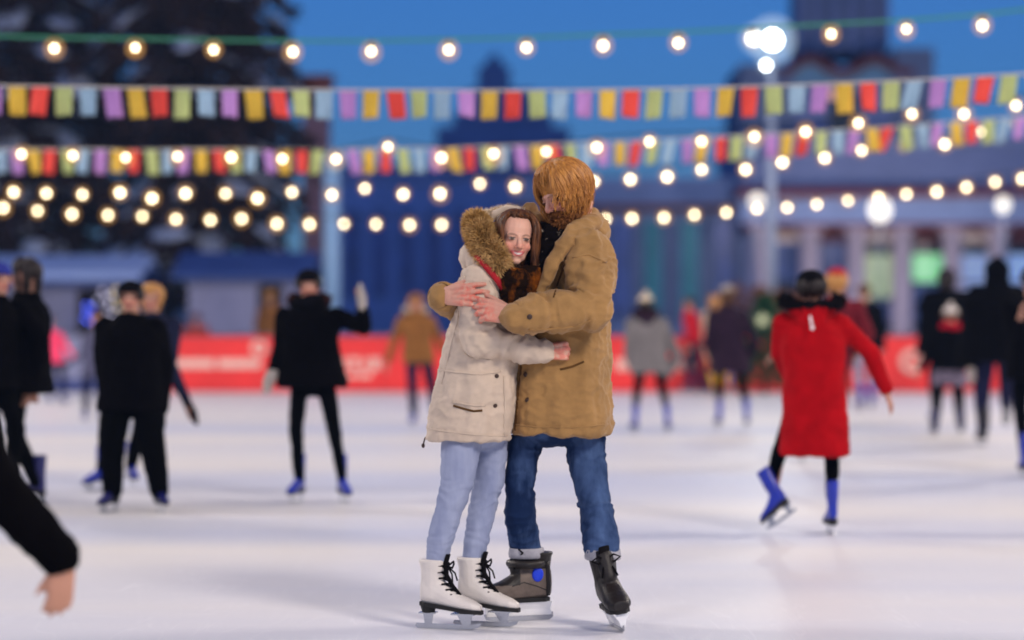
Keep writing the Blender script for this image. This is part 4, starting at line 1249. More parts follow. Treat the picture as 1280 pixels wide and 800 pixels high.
def light_string(label, pts, Y, m, cable='cable_black', cr=.006, drop=.0):
    pts = sorted(pts)
    root = thing('light_string', label, 'string lights', (0, Y, 0), 'strings of bulbs over the rink')
    ps = [W(x, y, Y) + Vector((0, 0, .085)) for x, y in pts]
    # the cable runs on past the frame on both sides
    l0 = ps[0] + (ps[0] - ps[2]) * 4.2; l1 = ps[-1] + (ps[-1] - ps[-3]) * 4.2
    l0.z += .3; l1.z += .5
    full = [l0] + [ps[0].lerp(l0, .5) - Vector((0, 0, .1))] + ps + [ps[-1].lerp(l1, .5) - Vector((0, 0, .1))] + [l1]
    mb = MB(); mb.tube(full, cr, n=6); mb.build('cable', MATS[cable], root)
    for p in ps + [full[1], full[-2]]:
        b_ = link('bulb', m, root); b_.location = (p.x, 0, p.z)
        s_ = link('socket', sock_me, b_)
        g_ = link('globe', bulb_halo_me, b_); g_.scale = (rg_.uniform(.9, 1.1),) * 3  # the added halo shell, not a glass part of the bulb
        k_ = rg_.uniform(.86, 1.1); b_.scale = (k_, k_, k_)
    return root
light_string('topmost string of widely spaced warm bulbs on a green cable, above both flag garlands', [(68, 60), (169, 61), (267, 63), (366, 64), (464, 64), (561, 62), (658, 60), (754, 56), (848, 53), (941, 48), (1039, 43), (1133, 38), (1228, 31)], 20, bulb_me2, 'cable_green', .012)
light_string('string of bulbs hanging in front of the lower flag garland', [(27, 193), (91, 195), (157, 198), (222, 197), (289, 196), (353, 199), (420, 199), (485, 185), (552, 196), (617, 192), (683, 190), (746, 184), (812, 178), (877, 177), (943, 171), (1007, 164), (1073, 154), (1140, 143), (1205, 142), (1270, 132)], 22, bulb_me2)
light_string('upper string of the close pair of bulb strings just under the lower flag garland', [(17, 239), (58, 241), (103, 243), (150, 239), (190, 246), (232, 240), (282, 242), (322, 246), (365, 240), (415, 243), (456, 236), (504, 242), (550, 240), (600, 230), (644, 232), (690, 228), (742, 226), (788, 223), (834, 219), (877, 212), (932, 210), (978, 201), (1031, 196), (1077, 188), (1130, 183), (1181, 179), (1229, 163), (1272, 156)], 28, bulb_me)
light_string('lowest string of bulbs, hanging over the far boards', [(4, 258), (47, 263), (90, 266), (135, 268), (178, 270), (220, 273), (263, 274), (302, 272), (346, 278), (387, 279), (430, 280), (470, 280), (512, 280), (552, 280), (595, 280), (640, 279), (680, 278), (720, 277), (757, 274), (790, 272), (830, 271), (868, 268), (908, 265), (946, 261), (984, 259), (1021, 255), (1060, 251), (1098, 246), (1133, 242), (1171, 238), (1208, 233), (1244, 227), (1278, 222)], 31, bulb_me)

mat('flag_yellow', '#dcb440', .8, var=.06, vscale=30)
mat('flag_red', '#e2483c', .8, var=.06, vscale=30)
mat('flag_green', '#b6c27c', .8, var=.06, vscale=30)
mat('flag_blue', '#93b1c6', .8, var=.06, vscale=30)
mat('flag_purple', '#b482c2', .8, var=.06, vscale=30)
mat('cord_white', '#c9c4bd', .8)
def flag_garland(label, Y, spots, w, h, topy, seed):
    rr = random.Random(seed)
    root = thing('flag_garland', label, 'flag garland', (0, Y, 0), 'paper flag garlands over the rink')
    cord = [W(px, topy(px), Y) for px in range(-420, 1760, 20)]
    mb = MB(); mb.tube(cord, .007, n=6); mb.build('cord', MATS['cord_white'], root)
    sc = Y / F
    for px, colr, tilt in spots:
        base = W(px, topy(px), Y)
        ww, hh = w * sc / 2 * rr.uniform(.93, 1.05), h * sc * rr.uniform(.95, 1.04)
        wv = rr.uniform(-.6, .6); sk_ = tilt * hh + rr.uniform(-.09, .09) * hh; ta_ = rr.uniform(-.55, .55)
        rows = []
        for j in range(6):
            t = j / 5
            row = []
            for i in range(5):
                u = i / 4 * 2 - 1
                yy = .03 * math.sin(u * 2 + wv * 6 + t * 2.2) * t + wv * .12 * t
                row.append(Vector((base.x + u * ww * (1 - .04 * t) * (1 - (1 - math.cos(ta_)) * t) + sk_ * t, Y + yy + u * ww * math.sin(ta_) * t, base.z - hh * t + .012 * u * wv)))
            rows.append(row)
        mb = MB()
        vs = [p for r in rows for p in r] + [p + Vector((0, .004, 0)) for r in rows for p in r]
        fs = []
        for j in range(5):
            for i in range(4):
                a = j * 5 + i
                fs.append((a, a + 1, a + 6, a + 5)); fs.append((a + 30, a + 35, a + 36, a + 31))
        ed = list(range(5)) + [9, 14, 19, 24, 29] + [28, 27, 26, 25] + [20, 15, 10, 5]
        for q in range(len(ed)):
            a, b_ = ed[q], ed[(q + 1) % len(ed)]
            fs.append((a, a + 30, b_ + 30, b_))
        mb.add(vs, fs)
        mb.build('flag', MATS['flag_' + colr], root)
    return root
cyc = ['yellow', 'red', 'green', 'blue', 'purple']
tilts = {344: .25, 493: .2, 1087: .05, 1145: -.3, 1237: -.2}
sp = []
px = 21.
for i in range(-6, 50):
    p_ = 21 + 29.55 * i
    if 955 < p_ < 970: pass
    t = 0
    for q, v in tilts.items():
        if abs(q - p_) < 12: t = v
    sp.append((p_, cyc[i % 5], t))
def top1(x):
    if x < 640: return 107 + 6 * (1 - ((640 - x) / 640) ** 2)
    return 113 - 19.5 * ((x - 640) / 620) ** 1.9
flag_garland('upper garland of large pastel paper flags hanging across the rink', 17.5, sp, 21, 36, top1, 3)
sp = []
rr_ = random.Random(5)
for i in range(-8, 70):
    p_ = 42 + 20.95 * i
    sp.append((p_, cyc[i % 5], rr_.uniform(-.12, .12) if p_ < 820 else rr_.uniform(-.25, .15)))
def top2(x):
    if x < 400: return 187
    return 187 - 41 * ((x - 400) / 880) ** 1.7
flag_garland('lower garland of small pastel paper flags hanging further back', 23.5, sp, 14.5, 30, top2, 4)
# ------------------------------------------------------------------ snow-laden spruces
mat('needles', '#3c281d', .95, c2='#60453a', vscale=3, spec=.15)
mat('bark', '#2c2119', .95, var=.3, vscale=6, bump=.6, bscale=20)
mat('snow', '#d6dae6', .8, var=.05, vscale=2, bump=.3, bscale=12, spec=.2)
def spruce(label, x, y, H, R, seed, nb=170, prof=None):
    rr = random.Random(seed)
    t = thing('spruce_tree', label, 'tree', (x, y, 0), 'spruces behind the stalls')
    mb = MB(); mb.tube([(x, y, -.1), (x + .05, y, H * .4), (x - .03, y, H * .75), (x, y, H)], [R * .13, R * .1, R * .05, .02], n=10); mb.build('trunk', MATS['bark'], t)
    nd, sn, lb = MB(), MB(), MB()
    for i in range(nb):
        f = (i + rr.random()) / nb
        z = H * (.10 + .88 * f)
        L = R * (prof(f) if prof else (1 - f) ** .75) * rr.uniform(.68, 1.12)
        a = i * 2.39996 + rr.uniform(-.3, .3)
        d = Vector((math.cos(a), math.sin(a), 0))
        side = Vector((-d.y, d.x, 0))
        dr = rr.uniform(.18, .42)
        pts = [Vector((x, y, z)) + d * (L * s) + Vector((0, 0, .08 * L * math.sin(PI * s) - dr * L * s * s)) for s in (0, .25, .5, .75, 1)]
        lb.tube(pts, [.05, .04, .03, .02, .008], n=5)
        vs, fs = [], []
        for k in range(int(120 * max(L / R, .25))):
            s = rr.uniform(.12, 1) ** .8
            j = min(int(s * 4), 3); p = pts[j].lerp(pts[j + 1], s * 4 - j)
            w = (1.05 - s) * .34 * L + .12
            lat = rr.uniform(-1, 1)
            p = p + side * (lat * w) + Vector((0, 0, -abs(lat) * .25 * w - rr.uniform(0, .28)))
            ln = rr.uniform(.2, .42)
            q = (d * rr.uniform(.2, 1) + side * lat * 1.2 + Vector((0, 0, rr.uniform(-.9, .15)))).normalized() * ln
            wd = q.cross(Vector((rr.uniform(-1, 1), rr.uniform(-1, 1), rr.uniform(-1, 1)))).normalized() * ln * .22
            o = len(vs); vs += [p, p + q * .5 + wd, p + q, p + q * .5 - wd]; fs.append((o, o + 1, o + 2, o + 3))
        nd.add(vs, fs)
        if rr.random() < .6:
            for s in sorted(rr.uniform(.25, .95) for _ in range(rr.choice((1, 2, 2, 3)))):
                j = min(int(s * 4), 3); p = pts[j].lerp(pts[j + 1], s * 4 - j) + Vector((0, 0, .03))
                e1 = (pts[j + 1] - pts[j]).normalized(); e2 = side; e3 = e1.cross(e2)
                if e3.z < 0: e3 = -e3
                Rm = Matrix((e1, e2, e3)).transposed()
                sn.ell(p + side * rr.uniform(-.2, .2), (rr.uniform(.22, .46) * (.6 + L / 4), rr.uniform(.2, .42) * (.6 + L / 4), rr.uniform(.05, .10)), Rm, 9, 6)
    lb.build('limbs', MATS['bark'], t); c = nd.build('crown', MATS['needles'], t, smooth=False)
    o = sn.build('snow', MATS['snow'], t); o['kind'] = 'stuff'
    a = verts(o.data); n_ = norms(o.data); set_verts(o.data, a + n_ * (pnoise(a * 5) * .05)[:, None])
    return t
def at(px, Y): return (px - 640) / F * Y
pr = lambda f: min(1, .86 + .3 * f) if f < .45 else max(.04, 1.0 * (1 - ((f - .45) / .55) ** 1.4))
spruce('broad snow-laden spruce behind the blue-roofed stall, its edge against the evening sky', at(245, 58), 58, 15.5, 2.75, 1, 230, pr)
spruce('snowy spruce at the left edge, behind the pale stall', at(40, 60), 60, 15, 2.8, 2, 220, pr)
spruce('spruce further left, mostly outside the picture', at(-130, 61), 61, 14, 2.6, 3, 120, pr)

# ------------------------------------------------------------------ stalls on the left
mat('stall_wall', '#9a98ac', .8, var=.08, vscale=3, bump=.2, bscale=10)
mat('stall_wall_lilac', '#a5a4c0', .8, var=.08, vscale=3, bump=.2, bscale=10)
mat('stall_dark', '#191722', .9, var=.2)
mat('stall_wood', '#3a2c26', .85, var=.25, vscale=5, bump=.3, bscale=30)
mat('roof_blue', '#4a64a4', .6, var=.15, vscale=3)
mat('roof_snow', '#bdd2ff', .85, var=.04, vscale=2, bump=.3, bscale=8)
def stall(label, px0, px1, Y, eave, ridge, depth, wallm, roofm, snow, open_px, sill_py):
    x0, x1 = at(px0, Y), at(px1, Y)
    ze = CH + (HZ - eave) / F * Y; zr = CH + (HZ - ridge) / F * Y; zs = CH + (HZ - sill_py) / F * Y
    t = thing('market_stall', label, 'stall', ((x0 + x1) / 2, Y, 0), 'wooden market stalls behind the boards')
    o0, o1 = at(open_px[0], Y), at(open_px[1], Y)
    mb = MB(); th = .06
    mb.box(((x0 + o0) / 2, Y, ze / 2), ((o0 - x0) / 2, th, ze / 2)); mb.box(((x1 + o1) / 2, Y, ze / 2), ((x1 - o1) / 2, th, ze / 2))
    mb.box(((o0 + o1) / 2, Y, zs / 2), ((o1 - o0) / 2, th, zs / 2)); mb.box(((o0 + o1) / 2, Y, ze - .09), ((o1 - o0) / 2, th, .09))
    mb.build('front_wall', wallm, t, smooth=False)
    mb = MB(); mb.box((x0 + th, Y + depth / 2 + .06, ze / 2), (th, depth / 2, ze / 2)); mb.build('side_wall', wallm, t, smooth=False)
    mb = MB(); mb.box((x1 - th, Y + depth / 2 + .06, ze / 2), (th, depth / 2, ze / 2)); mb.build('side_wall', wallm, t, smooth=False)
    mb = MB(); mb.box(((x0 + x1) / 2, Y + depth, ze / 2), ((x1 - x0) / 2 - .13, th, ze / 2)); mb.build('back_wall', MATS['stall_dark'], t, smooth=False)
    mb = MB(); mb.box(((o0 + o1) / 2, Y - .14, zs + .02), ((o1 - o0) / 2 + .1, .22, .03)); mb.build('counter', MATS['stall_wood'], t, smooth=False)
    fr = MB()
    for xx in (o0, o1): fr.box((xx, Y - .07, (zs + ze) / 2 - .09), (.04, .012, (ze - zs) / 2 - .09))
    fr.box(((o0 + o1) / 2, Y - .068, ze - .16), ((o1 - o0) / 2, .012, .04)); fr.build('opening_frame', MATS['stall_wood'], t, smooth=False)
    ov = .35
    def slope(name, z0, m, dz, inset):
        mb = MB(); a, b_ = x0 - ov + inset, x1 + ov - inset
        f_, r_, k_ = Y - ov + inset, Y + depth * .55, Y + depth + ov - inset
        pr_ = [(a, f_, z0[0]), (a, r_, z0[1]), (a, k_, z0[0]), (a, k_, z0[0] - dz), (a, r_, z0[1] - dz), (a, f_, z0[0] - dz)]
        mb.prism(pr_, (b_ - a, 0, 0)); return mb.build(name, m, t, smooth=False)
    rf = slope('roof', (ze + .06, zr), roofm, .08, 0)
    if snow:
        s_ = slope('snow_cover', (ze + .06 + snow, zr + snow), MATS['roof_snow'], snow - .004, .03)
        s_.parent = rf
    return t
stall('pale stall with a thick layer of snow on its roof, at the left', -60, 158, 50, 354, 326, 2.6, MATS['stall_wall'], MATS['roof_blue'], .16, (100, 150), 418)
stall('dark blue-roofed stall with a lilac front beside the tall brick pillar', 236, 372, 51, 348, 312, 2.6, MATS['stall_wall_lilac'], MATS['roof_blue'], 0, (325, 352), 430)
# coloured fairy lights in the opening of the pale stall
for nm, c_, lab, pts in (('fairy_lights', (.05, .10, 1, 1), 'cluster of deep blue fairy lights in the opening of the pale stall', [(106, 398), (109, 390), (111, 401), (114, 384), (116, 395), (108, 382)]),
                         ('fairy_lights', (.75, .7, 1, 1), 'cluster of cool white fairy lights beside the black beanie', [(132, 372), (137, 380), (140, 368), (134, 388), (141, 392), (128, 364), (122, 376)]),
                         ('fairy_lights', (1, .75, .25, 1), 'few amber fairy lights at the right of the stall opening', [(144, 372), (147, 384), (145, 362)])):
    Yl = 49.7
    r_ = thing(nm, lab, 'fairy lights', tuple(W(pts[0][0], pts[0][1], Yl)), 'fairy lights on the pale stall')
    mb = MB(); mb.tube([W(a, b_, Yl) for a, b_ in pts], .008, n=5); mb.build('wire', MATS['cable_black'], r_)
    em = emat('fairy_%d' % int(c_[1] * 100), c_, 4. if c_[0] < .1 else 2.)
    for a, b_ in pts:
        mb = MB(); mb.ell(W(a, b_, Yl), (.032,) * 3, n=8, m=6); mb.build('bulb', em, r_)

# ------------------------------------------------------------------ pillar and posts
mat('brick_rose', '#bb8f98', .9, var=.2, vscale=5, bump=.5, bscale=14)
mat('brick_rust', '#b06048', .9, var=.2, vscale=5, bump=.5, bscale=14)
Yp = 62
x_ = at(396, Yp); zt = CH + (HZ - 96) / F * Yp
pl = thing('brick_pillar', 'tall rose brick pillar with a rusty cap, beside the big spruce', 'pillar', (x_, Yp, 0))
mb = MB(); mb.box((x_, Yp, zt / 2 - .15), (.33, .33, zt / 2 - .15)); mb.build('shaft', MATS['brick_rose'], pl, smooth=False, bevel=.02)
mb = MB(); mb.box((x_, Yp, zt - .17), (.40, .40, .13)); mb.box((x_, Yp, zt - .01), (.47, .47, .028)); mb.build('cap', MATS['brick_rust'], pl, smooth=False, bevel=.02)
mat('post_blue', '#8fb4d8', .5, var=.08, vscale=4)
Yq = 47; x_ = at(415, Yq); zt = CH + (HZ - 200) / F * Yq
ps_ = thing('post', 'thick pale blue post behind the boards, left of the couple', 'post', (x_, Yq, 0))
mb = MB(); mb.tube([(x_, Yq, 0), (x_, Yq, zt)], .165, n=20); mb.build('shaft', MATS['post_blue'], ps_)
mb = MB(); mb.tube([(x_, Yq, 0), (x_, Yq, .05), (x_, Yq, .25), (x_, Yq, .27)], [.26, .26, .2, .15], n=20); mb.build('foot', MATS['post_blue'], ps_)
mb = MB(); mb.tube([(x_, Yq, zt), (x_, Yq, zt + .05), (x_, Yq, zt + .14)], [.2, .2, .05], n=20); mb.build('cap', MATS['post_blue'], ps_)

# floodlight mast
mat('mast_grey', '#a9b6cc', .4, var=.08, metal=.2)
flood_m = emat('floodlight_glass', (.95, 1., .98, 1), 26.)
halo_m = halo_mat('floodlight_halo', (.72, .88, 1, 1), 1.2, .84)
def mast(label, x, y, zt, aim, energy, color, group, head_scale=1., spread=150, rad=.35, spot=True):
    t = thing('floodlight_mast', label, 'floodlight', (x, y, 0), group)
    mb = MB(); mb.tube([(x, y, 0), (x, y, zt * .5), (x, y, zt)], [.11, .09, .065], n=14); mb.build('pole', MATS['mast_grey'], t)
    mb = MB(); mb.tube([(x - .45 * head_scale, y, zt), (x + .3 * head_scale, y, zt)], .035, n=8); mb.build('crossarm', MATS['mast_grey'], t)
    a = Vector(aim) - Vector((x, y, zt))
    for dx, dz, s in ((-.32, .06, .09), (.03, .03, .16), (-.09, -.45, .05)):
        c = Vector((x + dx * head_scale, y, zt + dz))
        d = Vector((a.x, a.y, -3.)).normalized(); R_ = frame(d)
        mb = MB(); mb.rings([[c + R_ @ Vector((s * k * math.cos(q), yy, s * k * math.sin(q))) for q in [2 * PI * i / 18 for i in range(18)]] for yy, k in ((-.12, .35), (-.1, .6), (.05, .95), (.1, 1.05), (.1, .96))])
        h_ = mb.build('lamp_head', MATS['mast_grey'], t)
        mb = MB(); mb.ell(c + d * .09, (s * .95, .03, s * .95), R_, 16, 8); mb.build('glass', flood_m, h_)
        mb = MB(); mb.ell(c + d * .1, (s * 2.8,) * 3, None, 18, 12); mb.build('halo_shell', halo_m, h_)  # pale glowing ball added to imitate the glare round the lamp head
    if spot:
        ld = bpy.data.lights.new('floodlight', 'SPOT'); ld.energy = energy; ld.color = color; ld.spot_size = math.radians(spread); ld.spot_blend = .8; ld.shadow_soft_size = rad
        lo = bpy.data.objects.new('floodlight_beam', ld); COL.objects.link(lo)
        lo.location = Vector((x, y, zt)) + a.normalized() * .4
        lo.rotation_euler = a.to_track_quat('-Z', 'Y').to_euler()
    return t
mast('pale floodlight mast with glaring lamps, right of the middle behind the boards', at(964, 46), 46, CH + (HZ - 52) / F * 46, (0, 20, 0), 250, (.95, 1, .98), None, 1.)
G3 = 'floodlight masts round the rink outside the picture'
L3 = 'tall floodlight mast beside the rink'
for x, y, e in ((-11, -7, 3600), (10, -4, 10800), (-17, 16, 7400), (17, 16, 7400), (-17, 34, 9200), (17, 34, 9200)):
    mast(L3, x, y, 13, (x * .15, y * .55 + 9, 0), e, (1, .88, .765), G3, 1.6, 150, 2.2)

# globe lantern in front of the pavilion
def lantern(label, px, py, Y, r):
    c = W(px, py, Y)
    t = thing('globe_lantern', label, 'lantern', (c.x, Y, 0), 'globe lanterns before the pavilion')
    mb = MB(); mb.tube([(c.x, Y, 0), (c.x, Y, c.z - r)], [.07, .045], n=10); mb.build('pole', MATS['mast_grey'], t)
    mb = MB(); mb.ell(c, (r, r, r * 1.15)); g_ = mb.build('globe', emat('lantern_globe', (1, .93, .78, 1), 1.7), t); g_.visible_shadow = True
    ld = bpy.data.lights.new('lantern', 'POINT'); ld.energy = 400; ld.color = (1, .86, .84); ld.shadow_soft_size = .3
    lo = bpy.data.objects.new('lantern_light', ld); COL.objects.link(lo); lo.location = c + Vector((0, .5, -.1))
lantern('globe lantern with the broadest glow, before the pavilion columns', 1100, 262, 93, .40)
lantern('smaller globe lantern near the right edge before the pavilion', 1254, 256, 93, .25)
lantern('globe lantern between the lowest bulbs, left of the pavilion columns', 946, 252, 93, .26)

# ------------------------------------------------------------------ pavilion on the right
mat('pav_wall', '#8a98c0', .85, var=.06, vscale=.8, bump=.2, bscale=3)
mat('pav_wing', '#8fa2c8', .85, var=.08, vscale=.8, bump=.2, bscale=3)
mat('pav_teal', '#3a98a0', .5, var=.2, vscale=1.2, spec=.5)
mat('pav_trim', '#7a3c34', .8, var=.15, vscale=3)
mat('pav_column', '#c2b6c2', .8, var=.05, vscale=3, bump=.15, bscale=8)
mat('pav_window', '#0d1020', .25, spec=.6)
mat('pav_glass_blue', '#4a66a8', .4, var=.3, vscale=.7, spec=.6)
mat('pav_tower', '#76849e', .85, var=.12, vscale=.8, bump=.2, bscale=3)
mat('pav_dome', '#7aa4bc', .7, var=.15, vscale=1.5)
S = 100.
def pz(py): return CH + (HZ - py) / F * S
def slab(o, name, m, px0, px1, py0, py1, y0, y1, bev=0.):
    xa, xb = at(px0, y0), at(px1, y0); za, zb = max(CH + (HZ - py1) / F * y0, 0.), CH + (HZ - py0) / F * y0
    mb = MB(); mb.box(((xa + xb) / 2, (y0 + y1) / 2, (za + zb) / 2), ((xb - xa) / 2, (y1 - y0) / 2, (zb - za) / 2))
    return mb.build(name, m, o, smooth=False, bevel=bev)
pv = thing('pavilion', 'large exhibition pavilion with pale columns, a wavy brown gable and a tower', 'pavilion', (at(1100, S), S, 0))
slab(pv, 'main_wall', MATS['pav_wall'], 928, 1420, 172, 600, S + 1.6, S + 14)
slab(pv, 'entablature', MATS['pav_wing'], 925, 1425, 246, 279, S - .5, S + 1.6)
slab(pv, 'cornice', MATS['pav_trim'], 922, 1428, 236, 246, S - .8, S + 1.62, .05)
slab(pv, 'cornice', MATS['pav_trim'], 930, 1422, 279, 285, S - .35, S + 1.61)
slab(pv, 'attic_band', MATS['pav_wing'], 926, 1422, 168, 180, S + 1.4, S + 14.2)
for px in (950, 1012, 1070, 1127, 1190, 1247, 1308, 1370):
    xx = at(px, S)
    mb = MB(); mb.tube([(xx, S, .0), (xx, S, .35), (xx, S, .36), (xx, S, pz(291)), (xx, S, pz(290)), (xx, S, pz(285))], [.55, .55, .44, .40, .55, .6], n=20); mb.build('column', MATS['pav_column'], pv)
cols = [(980, '#12204a', 0), (1040, '#1a2450', 0), (1099, '#9ec03a', 1.0), (1160, '#58e070', 1.5), (1218, '#2a8ae0', .9), (1278, '#3aa0ff', .9), (1339, '#22408a', .3)]
for i, (px, c_, e_) in enumerate(cols):
    m = MATS['pav_glass_blue'] if not e_ else emat('lit_%d' % i, c_, e_ * .42)
    fr = slab(pv, 'window_frame', MATS['pav_window'], px - 22, px + 22, 288, 415, S + 1.45, S + 1.6)
    slab(fr, 'pane', m, px - 19, px + 19, 318 if e_ else 300, 372 if px in (1099,) else 352, S + 1.38, S + 1.45)
    if e_: slab(fr, 'pane', MATS['pav_glass_blue'] if px < 1200 else emat('lit_blue', '#2078e0', .35), px - 19, px + 19, 356 if px != 1099 else 376, 405, S + 1.40, S + 1.45)
    slab(fr, 'transom', emat('transom_orange', '#a8703a', .25) if i % 2 == 0 else MATS['pav_trim'], px - 18, px + 18, 290, 303, S + 1.36, S + 1.45)
# left wing with tall teal bays
slab(pv, 'wing_wall', MATS['pav_wing'], 640, 926, 222, 600, S + 2.4, S + 12)
slab(pv, 'cornice', MATS['pav_trim'], 636, 930, 256, 263, S + 1.9, S + 12.2)
for px, m in ((690, 'pav_glass_blue'), (733, 'pav_teal'), (776, 'pav_glass_blue'), (816, 'pav_teal'), (862, 'pav_teal'), (905, 'pav_glass_blue')):
    fr = slab(pv, 'window_frame', MATS['pav_wing'], px - 15, px + 15, 272, 400, S + 2.2, S + 2.4)
    slab(fr, 'pane', MATS[m], px - 11, px + 11, 276, 396, S + 2.12, S + 2.2)
for px in (670, 712, 755, 797, 839, 884, 922):
    slab(pv, 'pilaster', MATS['pav_tower'], px - 5, px + 5, 264, 415, S + 2.05, S + 2.4)
# tower with its wavy gable
tw = slab(pv, 'tower_body', MATS['pav_wall'], 984, 1160, 86, 172, S + 3, S + 9.5)
slab(pv, 'tower_buttress', MATS['pav_tower'], 1118, 1168, 60, 172, S + 2.6, S + 9.9)
slab(pv, 'tower_buttress', MATS['pav_tower'], 925, 992, 80, 172, S + 2.7, S + 9.9)
n_ = 60
wave = lambda u: 73 + 9 * math.cos(u * 2 * PI * 2.05 + .35)
pts = [(986 + 170 * i / n_, wave(i / n_)) for i in range(n_ + 1)]
mb = MB(); mb.tube([Vector((at(a, S), S + 2.75, pz(b_))) for a, b_ in pts], .23, n=8); mb.build('gable_trim', MATS['pav_trim'], pv)
mb = MB(); mb.prism([Vector((at(a, S), S + 2.85, pz(b_))) for a, b_ in pts] + [Vector((at(1156, S), S + 2.85, pz(100))), Vector((at(986, S), S + 2.85, pz(100)))], (0, 5, 0)); mb.build('gable', MATS['pav_dome'], pv, smooth=False)
w_ = slab(pv, 'tower_window', MATS['pav_window'], 1036, 1074, 116, 166, S + 2.9, S + 3)
mb = MB(); mb.cap((at(1045, S), S + 2.86, pz(109)), (at(1064, S), S + 2.86, pz(109)), .2, n=10); mb.build('window_arch', emat('arch_lit', '#e88a40', .55), w_)
slab(pv, 'upper_tower', MATS['pav_tower'], 1002, 1108, -80, 66, S + 4, S + 8.5)
for px in (1002, 1022, 1044, 1066, 1088, 1108):
    slab(pv, 'fin', MATS['pav_wall'], px - 4, px + 4, -80, 62, S + 3.7, S + 4)
mb = MB(); c_ = Vector((at(1055, S), S + 6.2, pz(-80)))
mb.loft([(c_, 1.7, 2.1), (c_ + Vector((0, 0, 1.2)), 1.2, 1.4), (c_ + Vector((0, 0, 1.25)), .7, .7), (c_ + Vector((0, 0, 7)), .06, .06)], n=8, e=2); mb.build('spire', MATS['pav_dome'], pv, smooth=False)

# ------------------------------------------------------------------ far stepped tower and the long hall in the middle
mat('far_stone', '#828eb8', .9, var=.1, vscale=.4)
mat('far_stone_dark', '#8792b8', .9, var=.1, vscale=.4)
mat('hall_wall', '#aab6e2', .9, var=.10, vscale=.5, bump=.2, bscale=2)
S0 = S
S = 170.
ft = thing('stepped_tower', 'dark stepped tower with a pointed top, far behind the couple', 'tower', (at(617, S), S, 0))
for nm, a, b_, c_, d_, q in (('base', 545, 712, 158, 500, 0), ('tier', 566, 690, 142, 158, 1.2), ('tier', 580, 668, 112, 142, 2.2), ('tier', 597, 638, 84, 112, 3.6)):
    slab(ft, nm, MATS['far_stone'] if nm == 'base' else MATS['far_stone_dark'], a, b_, c_, d_, S + q, S + 10 - q)
c_ = Vector((at(617, S), S + 5, pz(84)))
mb = MB(); mb.loft([(c_, 1.2, 1.2), (c_ + Vector((0, 0, .5)), .95, .95), (c_ + Vector((0, 0, 1.6)), .08, .08)], n=8, e=2); mb.build('spire', MATS['far_stone_dark'], ft, smooth=False)
S = 120.
hl = thing('exhibition_hall', 'long dark blue hall in the middle distance behind the couple', 'hall', (at(530, S), S, 0))
slab(hl, 'wall', MATS['hall_wall'], 424, 660, 212, 600, S, S + 14)
slab(hl, 'parapet', MATS['far_stone_dark'], 420, 664, 206, 216, S - .3, S + 14.3)
for px in range(440, 650, 34):
    fr = slab(hl, 'window_frame', MATS['far_stone_dark'], px - 9, px + 9, 262, 372, S - .12, S)
    slab(fr, 'pane', MATS['pav_glass_blue'], px - 6.5, px + 6.5, 266, 368, S - .17, S - .12)
S = S0

# ------------------------------------------------------------------ small fir and brown bushes at the boards
mat('fir_green', '#1f4a2a', .9, c2='#2f6038', vscale=8)
mat('twig_brown', '#7a4a2a', .9, c2='#96603a', vscale=6)
def leafy(name, label, cat, px, Y, H, R, m, seed, n, cone, group=None):
    rr = random.Random(seed); x = at(px, Y)
    t = thing(name, label, cat, (x, Y, 0), group)
    mb = MB(); mb.tube([(x, Y, 0), (x, Y, H * .9)], [.05, .012], n=7); mb.build('stem', MATS['bark'], t)
    mb = MB(); vs, fs = [], []
    for i in range(n):
        z = rr.uniform(.08, 1) * H; q = z / H
        rad = R * ((1 - q) * .95 + .06 if cone else math.sin(PI * min(.97, q * .8 + .12)) ** .6) * (rr.random() ** .4)
        a = rr.uniform(0, 2 * PI); d = Vector((math.cos(a), math.sin(a), 0))
        p = Vector((x, Y, z)) + d * rad
        v = (d + Vector((rr.uniform(-.6, .6), rr.uniform(-.6, .6), rr.uniform(-.5, .6)))).normalized() * rr.uniform(.08, .16)
        w = v.cross(Vector((rr.uniform(-1, 1), rr.uniform(-1, 1), rr.uniform(-1, 1)))).normalized() * .03
        o = len(vs); vs += [p, p + v * .5 + w, p + v, p + v * .5 - w]; fs.append((o, o + 1, o + 2, o + 3))
    mb.add(vs, fs); mb.build('crown' if cone else 'foliage', m, t, smooth=False)
    return t
fir = leafy('fir_tree', 'small green fir with a pale star ornament beside the boards', 'tree', 956, 43.2, 1.75, .62, MATS['fir_green'], 4, 2600, True)
c_ = W(953, 400, 42.75)
st_ = thing('star_ornament', 'pale star ornament on the small green fir', 'ornament', tuple(c_))
mb = MB(); mb.prism([c_ + Vector(((.13 if i % 2 == 0 else .06) * math.sin(i * PI / 5), 0, (.13 if i % 2 == 0 else .06) * math.cos(i * PI / 5))) for i in range(10)], (0, .03, 0)); mb.build('star', mat('star_cream', '#dce6b4', .5), st_, smooth=False)
leafy('bush', 'brown leafless bush behind the boards left of the small fir', 'bush', 932, 45.6, 1.95, .75, MATS['twig_brown'], 6, 1600, False, 'brown bushes behind the boards')
leafy('bush', 'brown leafless bush behind the boards at the red coat', 'bush', 985, 45.4, 1.85, .7, MATS['twig_brown'], 7, 1500, False, 'brown bushes behind the boards')
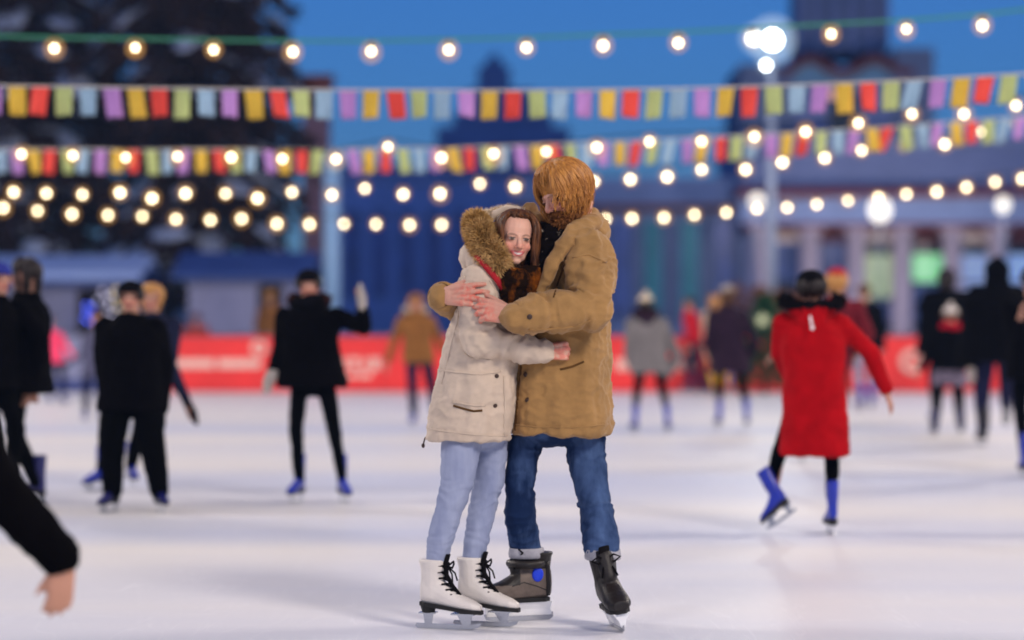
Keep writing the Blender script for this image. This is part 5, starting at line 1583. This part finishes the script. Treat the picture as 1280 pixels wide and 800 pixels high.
# ------------------------------------------------------------------ the dusk air
hm = bpy.data.materials.new('dusk_air'); hm.use_nodes = True
hn = hm.node_tree; hn.nodes.remove(hn.nodes['Principled BSDF'])
pvn = hn.nodes.new('ShaderNodeVolumePrincipled'); pvn.inputs['Color'].default_value = (.30, .52, 1, 1); pvn.inputs['Density'].default_value = .0006; pvn.inputs['Anisotropy'].default_value = 0.
hn.links.new(pvn.outputs['Volume'], hn.nodes['Material Output'].inputs['Volume'])
mb = MB(); mb.box((0, 150, 24), (950, 460, 26)); ho_ = mb.build('haze', hm, smooth=False); tag(ho_, 'thin blue evening haze over the rink and the halls', None, None, 'stuff')
# ------------------------------------------------------------------ sky, camera, render settings
w = bpy.data.worlds.new('World'); SC.world = w; w.use_nodes = True
nt = w.node_tree; bg = nt.nodes['Background']
sky = nt.nodes.new('ShaderNodeTexSky'); sky.sky_type = 'NISHITA'; sky.sun_disc = False
sky.sun_elevation = math.radians(9.0); sky.sun_rotation = math.radians(180); sky.air_density = 1.; sky.dust_density = .3; sky.ozone_density = 6.
mx = nt.nodes.new('ShaderNodeMix'); mx.data_type = 'RGBA'; mx.blend_type = 'MULTIPLY'; mx.inputs['Factor'].default_value = 1.
mx.inputs['B'].default_value = (.345, .45, .67, 1)
nt.links.new(sky.outputs['Color'], mx.inputs['A']); nt.links.new(mx.outputs['Result'], bg.inputs['Color'])
bg.inputs['Strength'].default_value = SKY_STRENGTH if 'SKY_STRENGTH' in globals() else .15

cd = bpy.data.cameras.new('camera'); cam = bpy.data.objects.new('camera', cd); COL.objects.link(cam)
cd.sensor_width = 36; cd.lens = F / 1280 * 36; cd.clip_end = 4000; cd.clip_start = .05
cam.location = (0, 0, CH); cam.rotation_euler = (PI / 2, 0, 0)
cd.shift_y = (HZ - 400) / 1280
cd.dof.use_dof = True; cd.dof.focus_distance = 9.55; cd.dof.aperture_fstop = 1.12
SC.camera = cam
v = SC.view_settings; v.view_transform = 'Standard'; v.look = 'None'; v.exposure = .1; v.gamma = 1; v.use_curve_mapping = False
c = SC.cycles
c.use_denoising = True; c.max_bounces = 6; c.diffuse_bounces = 3; c.glossy_bounces = 3; c.transmission_bounces = 2
c.sample_clamp_indirect = 6; c.filter_width = 1.8; c.caustics_reflective = False; c.caustics_refractive = False
SC.render.film_transparent = False
